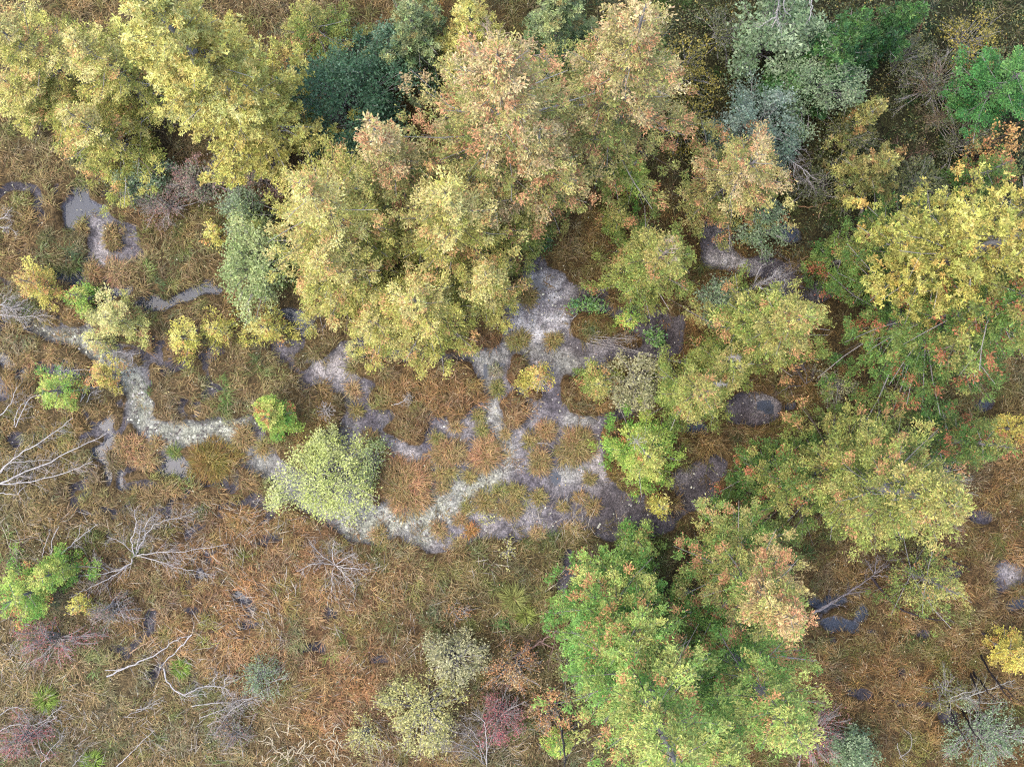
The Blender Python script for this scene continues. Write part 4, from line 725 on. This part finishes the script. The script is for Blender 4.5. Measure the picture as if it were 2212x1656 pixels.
dead(DS, 'grey dead shrub with brush of upright twigs in the lower left fen', 'dead shrub', [(B(0, 2, [(870, 290, .2), (850, 200, .6), (880, 90, .9), (870, -10, 1.0)]), .02), (B(0, 2, [(880, 280, .2), (930, 180, .6), (950, 80, .9), (1010, 20, .9)]), .018), (B(0, 2, [(870, 290, .2), (1010, 270, .5), (1200, 260, .6), (1480, 215, .5)]), .018),
    (B(0, 2, [(880, 290, .2), (1040, 330, .4), (1210, 380, .4), (1390, 415, .4)]), .016), (B(0, 2, [(870, 290, .2), (830, 350, .4), (700, 400, .5), (500, 420, .4)]), .022), (B(0, 2, [(830, 350, .3), (720, 430, .4), (590, 490, .4), (450, 560, .4)]), .016), (B(0, 2, [(860, 270, .2), (790, 210, .6), (690, 165, .6)]), .012), (B(0, 2, [(890, 250, .3), (1000, 90, .8), (1130, 50, .8), (1250, 20, .7)]), .014),
    (B(0, 2, [(880, 270, .3), (900, 160, .7), (915, 60, .9)]), .014), (B(0, 2, [(700, 390, .4), (640, 350, .6), (610, 300, .7)]), .01)], 13, .5, 503)
dead(DS, 'white dead shrub below the willow bush', 'dead shrub', [(B(1, 2, [(-40, 350, .2), (-60, 270, .6), (-40, 190, .8)]), .014), (B(1, 2, [(-40, 350, .2), (40, 300, .6), (90, 270, .7)]), .014), (B(1, 2, [(-40, 350, .2), (60, 370, .6), (170, 380, .6)]), .014), (B(1, 2, [(-40, 350, .2), (-160, 340, .6), (-290, 390, .6)]), .016), (B(1, 2, [(-40, 350, .2), (-140, 270, .6), (-210, 200, .7)]), .013),
    (B(1, 2, [(-40, 350, .2), (-60, 430, .5), (-60, 530, .6)]), .012), (B(1, 2, [(-40, 350, .2), (50, 440, .5), (90, 500, .5)]), .012)], 15, .42, 504)
dead(FB, 'long forked pale branch lying on the grass in the lower left', 'fallen branch', [(B(0, 2, [(690, 1070, .3), (860, 990, .35), (1010, 930, .4), (1130, 840, .4), (1240, 800, .35)]), .026), (B(0, 2, [(1240, 800, .36), (1150, 900, .35), (1060, 980, .3), (1035, 1020, .3)]), .022), (B(0, 2, [(680, 1030, .3), (790, 1020, .3), (900, 985, .35)]), .012)], 3, .35, 505, sub=1)
dead(FB, 'curved white branch ending in a brush of twigs in the lower left', 'fallen branch', [(B(0, 2, [(1060, 1020, .3), (1090, 1110, .35), (1180, 1190, .4), (1300, 1140, .45), (1440, 1140, .4), (1500, 1200, .35)]), .024), (B(0, 2, [(1400, 1420, .25), (1500, 1290, .35), (1620, 1210, .4), (1760, 1130, .4)]), .014), (B(0, 2, [(1240, 1265, .3), (1400, 1240, .35), (1540, 1230, .4), (1690, 1190, .4)]), .012), (B(0, 2, [(1290, 1340, .3), (1450, 1280, .3), (1600, 1240, .35)]), .012), (B(0, 2, [(1340, 1390, .3), (1480, 1320, .3), (1640, 1230, .35)]), .011),
    (B(0, 2, [(1390, 1140, .4), (1390, 1080, .6), (1410, 1040, .6)]), .01), (B(0, 2, [(1450, 1150, .4), (1455, 1090, .6), (1500, 1060, .6)]), .01), (B(0, 2, [(1180, 1190, .4), (1220, 1200, .4), (1350, 1180, .4)]), .012)], 14, .4, 506)
dead(FB, 'thin pale twigs left of the curved white branch', 'fallen branch', [(B(0, 2, [(880, 1290, .3), (960, 1260, .35), (1060, 1200, .35)]), .01), (B(0, 2, [(800, 1330, .3), (920, 1290, .3), (1040, 1240, .35)]), .008)], 8, .3, 507)
dead(FB, 'grey drooping limbs in the bottom left corner', 'fallen branch', [(B(0, 2, [(-30, 1430, .4), (90, 1390, .5), (240, 1380, .5), (400, 1260, .5)]), .014), (B(0, 2, [(-30, 1330, .4), (100, 1270, .5), (170, 1320, .5), (200, 1390, .5)]), .012), (B(0, 2, [(120, 1520, .4), (240, 1410, .5), (370, 1330, .5)]), .012), (B(0, 2, [(260, 1656, .3), (330, 1540, .4), (420, 1450, .5)]), .012), (B(0, 2, [(470, 1650, .3), (540, 1560, .4)]), .01)], 12, .5, 508)
dead(FB, 'straight thin pale stick at the bottom edge', 'stick', [(B(0, 2, [(750, 1660, .25), (860, 1550, .3), (1000, 1415, .3)]), .014)], 0, .2, 509)
dead(FB, 'broken brown and white stick in the dark crack of the lower left', 'stick', [(B(0, 2, [(840, 920, .1), (900, 880, .2), (960, 850, .3), (1020, 810, .3)]), .024)], 1, .2, 510, lin((178, 146, 112)) * ALB)
dead(FB, 'crossed orange tan dead stalks in the lower left', 'stalks', [(B(0, 2, [(480, 990, .3), (510, 1060, .35), (540, 1170, .3)]), .012), (B(0, 2, [(400, 1110, .3), (470, 1020, .35), (600, 880, .35)]), .011), (B(0, 2, [(455, 1120, .3), (530, 1180, .3)]), .013), (B(0, 2, [(490, 1010, .3), (550, 1110, .35), (610, 1200, .3)]), .009), (B(0, 2, [(480, 980, .3), (485, 1110, .3)]), .009)], 0, .2, 511, lin((196, 158, 108)) * ALB)
dead(FB, 'two short bare sticks above the lime sapling on the left', 'stick', [(B(0, 2, [(330, 280, .2), (340, 190, .4), (380, 100, .6)]), .018), (B(0, 2, [(275, 300, .2), (300, 200, .4), (330, 120, .6)]), .012)], 1, .2, 512)
dead(FB, 'forked slanting stick right of the two short bare sticks', 'stick', [(B(0, 2, [(390, 285, .3), (490, 195, .5), (630, 85, .6)]), .017), (B(0, 2, [(450, 235, .4), (500, 170, .5), (520, 90, .6)]), .01)], 3, .25, 513)
dead(SN, 'white starry snag on a sedge mat above the willow bush', 'snag', [(B(0, 1, [(2110, 1010, .1), (2100, 990, .5), (2085, 940, .7)]), .014)] + [(B(0, 1, [(2110, 1010, .3), (2110 + 62 * math.cos(a), 1005 + 62 * math.sin(a), .5)]), .008) for a in np.arange(0, 6.2, .52)], 3, .2, 514)
dead(SN, 'white bare snag in the small yellow and red sapling', 'snag', [(B(1, 1, [(1290, 790, .1), (1290, 800, 1.3)]), .014)] + [(B(1, 1, [(1290, 800, .9), (1290 + 60 * math.cos(a), 830 + 66 * math.sin(a), 1.0)]), .008) for a in np.arange(.2, 6.2, .6)], 3, .18, 515, into='small yellow and red sapling')
dead(FB, 'small white branch lying on the big sedge mat', 'fallen branch', [(B(1, 1, [(340, 965, .25), (400, 945, .3), (450, 925, .3)]), .012), (B(1, 1, [(400, 945, .3), (440, 905, .35)]), .008)], 14, .25, 516)
dead(FB, 'thin pale stick on mud beside the small olive tussock', 'stick', [(B(1, 1, [(1100, 1240, .0), (1150, 1218, .02), (1200, 1212, .02)]), .011)], 0, .1, 517)
dead(FB, 'curved pale stick arching above the oval brown tussock', 'stick', [(B(1, 1, [(1270, 1215, .0), (1330, 1215, .03), (1375, 1245, .01)]), .012)], 0, .1, 518)
dead(FB, 'loose grey sticks on the marl right of the stream', 'sticks', [(B(1, 1, [(1050, 1375, .0), (1110, 1345, .02)]), .011), (B(1, 1, [(1100, 1400, .0), (1160, 1375, .02)]), .01), (B(1, 1, [(1150, 1360, .0), (1210, 1385, .02)]), .009), (B(1, 1, [(1080, 1350, .0), (1130, 1370, .02)]), .008)], 0, .1, 519)
dead(FB, 'grey bundle of thin twigs lying across the sedge right of the marl basin', 'fallen branch', [(B(1, 1, [(1640, 560, .2), (1760, 545, .25), (1900, 540, .25)]), .014), (B(1, 1, [(1610, 575, .2), (1740, 560, .25), (1880, 556, .2)]), .01), (B(1, 1, [(1660, 550, .2), (1780, 530, .25), (1890, 528, .2)]), .01)], 8, .35, 520, GREY, into='olive cedar between the tan tipped')
dead(FB, 'white broken stick on dark mud at the marl basin', 'stick', [(B(1, 1, [(1480, 412, .0), (1520, 390, .05), (1528, 365, .1)]), .016)], 1, .12, 521)
dead(FB, 'thin pale stem crossing the channel in the left fen', 'stick', [(B(0, 1, [(420, 742, .15), (520, 740, .2), (620, 742, .2)]), .012)], 2, .2, 522)
dead(FB, 'bent pale stem right of the orange spotted yellow sapling', 'stick', [(B(0, 1, [(730, 615, .3), (820, 635, .35), (910, 632, .35)]), .012), (B(0, 1, [(850, 640, .35), (855, 700, .3), (780, 745, .2)]), .01)], 3, .2, 523)
dead(DS, 'pale drooping dead twigs right of the yellow green sapling', 'dead shrub', [(B(0, 1, [(520, 950, .2), (570, 860, .5), (640, 850, .5)]), .012), (B(0, 1, [(520, 950, .2), (560, 810, .6), (600, 800, .5)]), .01), (B(0, 1, [(560, 950, .2), (600, 880, .5), (650, 880, .4)]), .01)], 8, .35, 524)
dead(DS, 'pale grey dead brush cut by the left edge', 'dead shrub', [(B(0, 1, [(-40, 380, .3), (60, 390, .5), (160, 400, .5), (300, 380, .4)]), .016), (B(0, 1, [(-40, 300, .3), (40, 330, .6), (110, 370, .5)]), .014), (B(0, 1, [(-40, 350, .3), (30, 300, .6), (80, 260, .6)]), .012), (B(0, 1, [(-40, 370, .3), (50, 350, .5), (150, 340, .5)]), .012)], 26, .45, 525)
dead(DS, 'small grey dead brush on the left edge level with the upper pool', 'dead shrub', [(B(0, 0, [(-30, 1430, .3), (30, 1400, .5), (80, 1340, .5)]), .012), (B(0, 0, [(-30, 1480, .3), (40, 1470, .5), (100, 1500, .4)]), .012)], 16, .35, 526)
dead('log', 'brown red log with grey branch ends left of the bright green cedar', 'log', [(B(1, 2, [(1105, 950, .2), (1200, 900, .3), (1300, 840, .35), (1400, 770, .35)]), .05), (B(1, 2, [(1200, 895, .3), (1215, 840, .5)]), .025), (B(1, 2, [(1290, 850, .35), (1400, 900, .6), (1440, 920, .6)]), .02), (B(1, 2, [(1380, 790, .4), (1370, 870, .6), (1340, 1000, .6)]), .015), (B(1, 2, [(1400, 780, .4), (1440, 900, .7), (1400, 1010, .6)]), .013), (B(1, 2, [(1190, 900, .3), (1240, 950, .4), (1270, 1010, .4)]), .012)], 9, .4, 527, lin((150, 122, 110)) * ALB)
dead(DS, 'grey bare shrub left of the pink shrub at the bottom', 'dead shrub', [(B(1, 2, [(940, 1650, .1), (940, 1500, .8), (920, 1360, 1.1), (840, 1300, 1.2)]), .018), (B(1, 2, [(930, 1640, .1), (850, 1480, .8), (700, 1410, 1.0)]), .014), (B(1, 2, [(930, 1640, .1), (820, 1560, .7), (640, 1560, .8)]), .013), (B(1, 2, [(940, 1640, .1), (880, 1470, .9), (790, 1370, 1.1)]), .013), (B(1, 2, [(940, 1560, .3), (1030, 1330, .9), (1190, 1230, 1.0)]), .012), (B(1, 2, [(935, 1600, .2), (780, 1510, .8), (660, 1480, .9)]), .012)], 12, .5, 528, GREY)
dead(SN, 'dark leaning dead trunk at the bottom edge', 'snag', [(B(1, 2, [(1410, 1300, .3), (1425, 1420, 1.6), (1445, 1560, 2.8), (1455, 1680, 3.6)]), .055), (B(1, 2, [(1460, 1600, 3.0), (1490, 1550, 3.1), (1530, 1505, 3.2)]), .012), (B(1, 2, [(1440, 1560, 2.8), (1400, 1500, 2.9)]), .01)], 2, .3, 529, lin((104, 98, 96)) * ALB, spread=.9)
dead(SN, 'thin grey dead stem right of the dark leaning trunk', 'snag', [(B(1, 2, [(1680, 1430, .3), (1640, 1540, 1.0), (1600, 1650, 1.6)]), .016)], 3, .3, 530, GREY)
dead('log', 'long grey log with splintered root brush on the lower right', 'log', [(B(2, 2, [(840, 660, .1), (960, 600, .18), (1100, 510, .25), (1240, 410, .35)]), .05), (B(2, 2, [(880, 640, .2), (1050, 540, .3), (1200, 520, .3)]), .018), (B(2, 2, [(1240, 410, .3), (1250, 340, .6), (1260, 280, .7)]), .02), (B(2, 2, [(1240, 410, .3), (1300, 370, .6), (1340, 340, .7)]), .018), (B(2, 2, [(1230, 420, .3), (1300, 420, .5), (1370, 430, .5)]), .018), (B(2, 2, [(1230, 400, .3), (1210, 350, .6), (1180, 310, .7)]), .014), (B(2, 2, [(1240, 400, .3), (1320, 330, .5), (1450, 300, .5)]), .014)], 9, .35, 531, lin((150, 140, 138)) * ALB)
dead(FB, 'black pole crossing under the sparse olive cedar on the lower right', 'pole', [(B(2, 2, [(1220, 430, .2), (1320, 550, .3), (1460, 660, .35), (1760, 720, .3)]), .045)], 1, .3, 532, lin((66, 58, 60)) * ALB)
dead(FB, 'black pole right of the sparse olive cedar', 'pole', [(B(2, 2, [(1670, 285, .2), (1780, 340, .3), (1870, 380, .35)]), .042)], 2, .3, 533, lin((62, 54, 56)) * ALB)
dead(FB, 'dark pole beneath the gold and orange cedar', 'pole', [(B(2, 2, [(1930, 790, .2), (2060, 840, .35), (2230, 900, .4)]), .045)], 2, .3, 534, lin((62, 54, 56)) * ALB)
for i, (pts, lab) in enumerate([([(1860, 1050, .2), (1910, 1180, .5), (1920, 1270, .7)], 'leftmost upper black leaning pole in the lower right corner'), ([(1880, 1040, .2), (1960, 1150, .6), (2030, 1230, .9)], 'black leaning pole right of the leftmost upper one'), ([(1930, 930, .2), (2000, 1060, .6), (2130, 1230, 1.2)], 'longest black leaning pole in the lower right corner'),
        ([(1710, 1220, .2), (1770, 1370, .5), (1860, 1540, 1.0)], 'leftmost lower black pole beside the pale mud patch'), ([(1800, 1280, .2), (1860, 1390, .5), (1930, 1500, .9)], 'black pole right of the lower leftmost one'), ([(1900, 1300, .2), (1930, 1380, .4), (1930, 1450, .6)], 'short black pole among the leaning poles'), ([(2000, 1060, .3), (2060, 1130, .6), (2208, 1250, 1.2)], 'black pole slanting to the right edge')]):
    dead('leaning_pole', lab, 'pole', [(B(2, 2, [(x_, y_, .1 if k_ == 0 else z_ + .4) for k_, (x_, y_, z_) in enumerate(pts)]), .036)], 1, .2, 540 + i, lin((58, 52, 54)) * ALB, 'black leaning poles')
dead(FB, 'grey forked dead branch reaching over the black poles', 'fallen branch', [(B(2, 2, [(1690, 1240, .1), (1880, 1190, .9), (2020, 1140, 1.0), (2150, 1090, 1.1)]), .022), (B(2, 2, [(1730, 1215, .8), (1850, 1170, .9), (1960, 1160, .9)]), .012), (B(2, 2, [(1830, 1200, .8), (1900, 1230, .9), (2100, 1240, .9)]), .012)], 8, .5, 550, lin((172, 168, 158)) * ALB)
dead(FB, 'thin grey curved stems in the bottom right sedge', 'fallen branch', [(B(2, 2, [(1400, 1600, .2), (1470, 1540, .4), (1480, 1460, .5), (1430, 1410, .5)]), .011), (B(2, 2, [(1390, 1500, .2), (1410, 1580, .4), (1450, 1620, .5)]), .01)], 3, .3, 551, GREY)
dead(SN, 'silvery dead spruce top bristling with twigs above the tan tipped cedar', 'snag', [(B(2, 1, [(400, 230, .3), (470, 200, 1.6), (560, 150, 2.8), (620, 95, 3.4)]), .03), (B(2, 1, [(480, 200, 1.6), (560, 220, 2.0), (660, 230, 2.0)]), .014), (B(2, 1, [(460, 205, 1.5), (480, 130, 2.0), (520, 60, 2.2)]), .014), (B(2, 1, [(500, 190, 1.8), (600, 170, 2.3), (690, 170, 2.3)]), .013), (B(2, 1, [(440, 215, 1.2), (400, 280, 1.5), (340, 340, 1.5)]), .014), (B(2, 1, [(490, 195, 1.7), (560, 260, 1.9), (640, 310, 1.9)]), .013), (B(2, 1, [(450, 210, 1.4), (400, 240, 1.6), (340, 260, 1.6)]), .012), (B(2, 1, [(540, 160, 2.5), (600, 130, 2.9), (680, 130, 2.8)]), .012)], 16, .45, 552)
dead(DS, 'dark grey tangle of dead twigs right of the silvery snag', 'dead shrub', [(B(2, 1, [(620, 340, .2), (660, 220, .9), (700, 110, 1.1), (690, 20, 1.1)]), .014), (B(2, 1, [(640, 340, .2), (700, 240, .8), (740, 160, 1.0)]), .013), (B(2, 1, [(650, 350, .2), (690, 290, .7), (740, 250, .9)]), .012), (B(2, 1, [(620, 330, .2), (600, 120, .8), (560, 10, .9)]), .012)], 18, .5, 553, lin((128, 120, 126)) * ALB)
dead(DS, 'grey twig tangle in the dark gap below the tan tipped cedar', 'dead shrub', [(B(2, 1, [(800, 830, .2), (750, 760, .6), (710, 690, .8)]), .013), (B(2, 1, [(800, 830, .2), (790, 740, .7), (760, 690, .8)]), .012), (B(2, 1, [(790, 840, .2), (700, 850, .5), (620, 890, .5)]), .012), (B(2, 1, [(800, 830, .2), (850, 780, .6), (840, 720, .7)]), .011)], 14, .42, 554, lin((132, 124, 124)) * ALB)
dead(SN, 'white dead cedar spike with short side twigs above the yellow green cedar', 'snag', [(B(2, 1, [(60, 850, 1.5), (130, 830, 2.6), (200, 825, 3.5), (285, 835, 4.2)]), .016)], 30, .22, 555, spread=1.1, into='yellow green cedar with a white dead spike')
dead(SN, 'grey dead spike above the white one on the olive cedar', 'snag', [(B(2, 1, [(190, 690, 1.5), (260, 670, 2.6), (320, 655, 3.3), (370, 668, 3.6)]), .014)], 22, .2, 556, spread=1.1)
dead(SN, 'bare grey tan tip spraying from the olive cedar above the dark mud', 'snag', [(B(1, 1, [(2010, 20, 3.2), (2090, -20, 4.4), (2190, -50, 5.0)]), .012), (B(1, 1, [(2010, 20, 3.2), (2100, 10, 4.0), (2180, 20, 4.4)]), .01), (B(1, 1, [(2010, 20, 3.2), (2080, -70, 4.0), (2140, -110, 4.4)]), .01)], 16, .3, 557, lin((206, 186, 164)) * ALB, into='cedar with bare grey tan tip')
dead(SN, 'white twiggy tip on the bright green cedar', 'snag', [(B(1, 1, [(1900, 1200, 2.2), (1920, 1200, 2.8)]), .01)] + [(B(1, 1, [(1910, 1205, 2.6), (1910 + 60 * math.cos(a), 1205 + 50 * math.sin(a), 2.7)]), .006) for a in np.arange(.2, 6.2, .8)], 3, .15, 558, into='bright green cedar alone on the dark mud')
dead(SN, 'bare white branches hanging in from the top edge', 'snag', [(B(2, 0, [(560, -520, .1), (610, -330, 2.6), (640, -120, 4.0), (625, 0, 3.4), (610, 110, 3.0), (575, 180, 2.8)]), .035), (B(2, 0, [(610, 105, 3.0), (540, 150, 2.9), (490, 180, 2.8)]), .016), (B(2, 0, [(660, -60, 3.6), (655, 60, 3.2), (700, 110, 3.0)]), .018), (B(2, 0, [(810, -80, 3.6), (835, 40, 3.2), (820, 140, 3.0)]), .022), (B(2, 0, [(615, 100, 3.0), (620, 150, 2.9), (630, 190, 2.8)]), .012)], 4, .35, 559)
dead(FB, 'grey dead branch with drooping twigs beside the orange flecked cedar', 'fallen branch', [(B(2, 0, [(500, 945, .1), (640, 1000, .9), (760, 1080, 1.0), (860, 1160, .9)]), .024), (B(2, 0, [(600, 975, .7), (700, 960, .9), (800, 970, .9)]), .012), (B(2, 0, [(680, 1020, .9), (640, 1100, .8), (620, 1200, .6)]), .014), (B(2, 0, [(730, 1060, 1.0), (720, 1140, .9), (760, 1190, .8)]), .012), (B(2, 0, [(780, 1100, 1.0), (820, 1170, .9), (850, 1200, .8)]), .012)], 12, .45, 560, lin((182, 174, 170)) * ALB)
dead('log', 'grey weathered standing trunk in the dark wood beside the yellow pine', 'log', [(B(2, 0, [(1150, 1390, .2), (1180, 1260, .8), (1210, 1080, 1.6)]), .06)], 0, .2, 561, lin((148, 136, 126)) * ALB)
dead('log', 'long brown bowed branch lying in the dark litter', 'log', [(B(2, 0, [(740, 1330, .2), (860, 1335, .25), (1000, 1290, .3), (1110, 1250, .3)]), .026)], 2, .3, 562, lin((150, 118, 84)) * ALB)
dead('log', 'thin straight brown stick crossing the bowed branch', 'stick', [(B(2, 0, [(880, 1410, .3), (910, 1310, .35), (945, 1180, .4)]), .02)], 0, .3, 563, lin((136, 112, 88)) * ALB)
dead('log', 'reddish dark log lying in the upper right wood', 'log', [(B(2, 0, [(1470, 345, .2), (1520, 230, .3), (1570, 90, .4)]), .045)], 2, .3, 564, lin((104, 76, 60)) * ALB)
dead('log', 'thin brown log piece above the crossed sticks in the wood', 'log', [(B(2, 0, [(1045, 970, .2), (1080, 900, .3), (1110, 800, .4)]), .024)], 1, .3, 565, lin((126, 98, 78)) * ALB)
dead('log', 'reddish stick behind the grey dead branch', 'stick', [(B(2, 0, [(620, 1190, .3), (680, 1140, .4), (750, 1080, .4)]), .022)], 0, .3, 566, lin((132, 100, 78)) * ALB)
dead(DS, 'tan bare brambles tangled in the upper right shade', 'dead shrub', [(B(2, 0, [(1700, 660, .2), (1680, 520, .8), (1620, 420, .9)]), .01), (B(2, 0, [(1700, 660, .2), (1780, 560, .8), (1880, 440, .9)]), .01), (B(2, 0, [(1700, 660, .2), (1690, 760, .7), (1560, 800, .8)]), .01), (B(2, 0, [(1700, 660, .2), (1800, 640, .8), (1900, 560, .8)]), .01), (B(2, 0, [(1690, 660, .2), (1590, 580, .8), (1540, 480, .8)]), .01), (B(2, 0, [(1690, 680, .2), (1760, 780, .8), (1850, 740, .8)]), .01)], 22, .6, 567, lin((158, 136, 110)) * ALB)
dead(DS, 'bare brown brush left of the grey weathered trunk', 'dead shrub', [(B(2, 0, [(1400, 1100, .2), (1480, 1000, .6), (1600, 960, .7)]), .01), (B(2, 0, [(1400, 1100, .2), (1500, 1080, .6), (1600, 1110, .6)]), .01), (B(2, 0, [(1400, 1100, .2), (1400, 980, .6), (1380, 900, .7)]), .01)], 16, .45, 568, lin((136, 108, 92)) * ALB)
dead(DS, 'grey bare branches above the cream leaved shrub on the right', 'dead shrub', [(B(2, 1, [(1720, 1400, .3), (1690, 1330, .9), (1640, 1260, 1.2)]), .014), (B(2, 1, [(1720, 1400, .3), (1620, 1370, 1.0), (1510, 1330, 1.2)]), .014), (B(2, 1, [(1720, 1400, .3), (1650, 1400, .9), (1540, 1390, 1.1)]), .012), (B(2, 1, [(1720, 1400, .3), (1740, 1350, .9), (1800, 1310, 1.1)]), .012), (B(2, 1, [(1730, 1410, .3), (1800, 1450, .8), (1880, 1450, .9)]), .012)], 9, .42, 569, lin((186, 182, 178)) * ALB)
dead(FB, 'bare limb tips between the central cedars', 'snag', [(B(1, 0, [(930, 1010, 3.6), (960, 940, 4.2), (980, 900, 4.5)]), .012)], 8, .4, 570, lin((196, 184, 176)) * ALB, into='olive yellow cedar in the middle')
dead(SN, 'bare tan topmost twigs of the tall tan cedar', 'snag', [(B(1, 0, [(1020, 520, 7.5), (1030, 400, 8.6), (1010, 340, 9.4)]), .016), (B(1, 0, [(1020, 420, 8.0), (900, 370, 8.4), (830, 350, 8.4)]), .01), (B(1, 0, [(1030, 400, 8.4), (1180, 370, 8.5), (1320, 340, 8.4)]), .01), (B(1, 0, [(1020, 460, 8.0), (920, 500, 8.0), (850, 450, 8.0)]), .01), (B(1, 0, [(980, 300, 8.6), (950, 220, 8.8), (920, 150, 8.8)]), .01)], 14, .4, 571, lin((206, 178, 158)) * ALB, into='tall tan topped cedar')

def curled(seed=600):
    g = np.random.default_rng(seed); base = at(660, 1612, .1); t = thing('dead_stalk_tangle', base, 'tangle of curled pale dead stalks at the bottom edge', 'dead stalks'); 
    for i in range(80):
        p = np.array([g.uniform(-1.0, 1.0), g.uniform(-.55, .55), g.uniform(.1, .35)]); a = g.uniform(0, 6.28); l = g.uniform(.15, .45); cv = g.normal(0, 1.3); q = [p]
        for k in range(4): a += cv * .3; p = p + np.array([math.cos(a), math.sin(a), g.normal(0, .15)]) * l / 4; q.append(p)
        tb = Tubes(); tb.add(np.array(q), [.006, .011, .011, .008, .003], lin((206, 188, 152)) * ALB * g.uniform(.7, 1.1), 4); tb.build('stalk', M_BARK, t)
curled()
sedge_field()
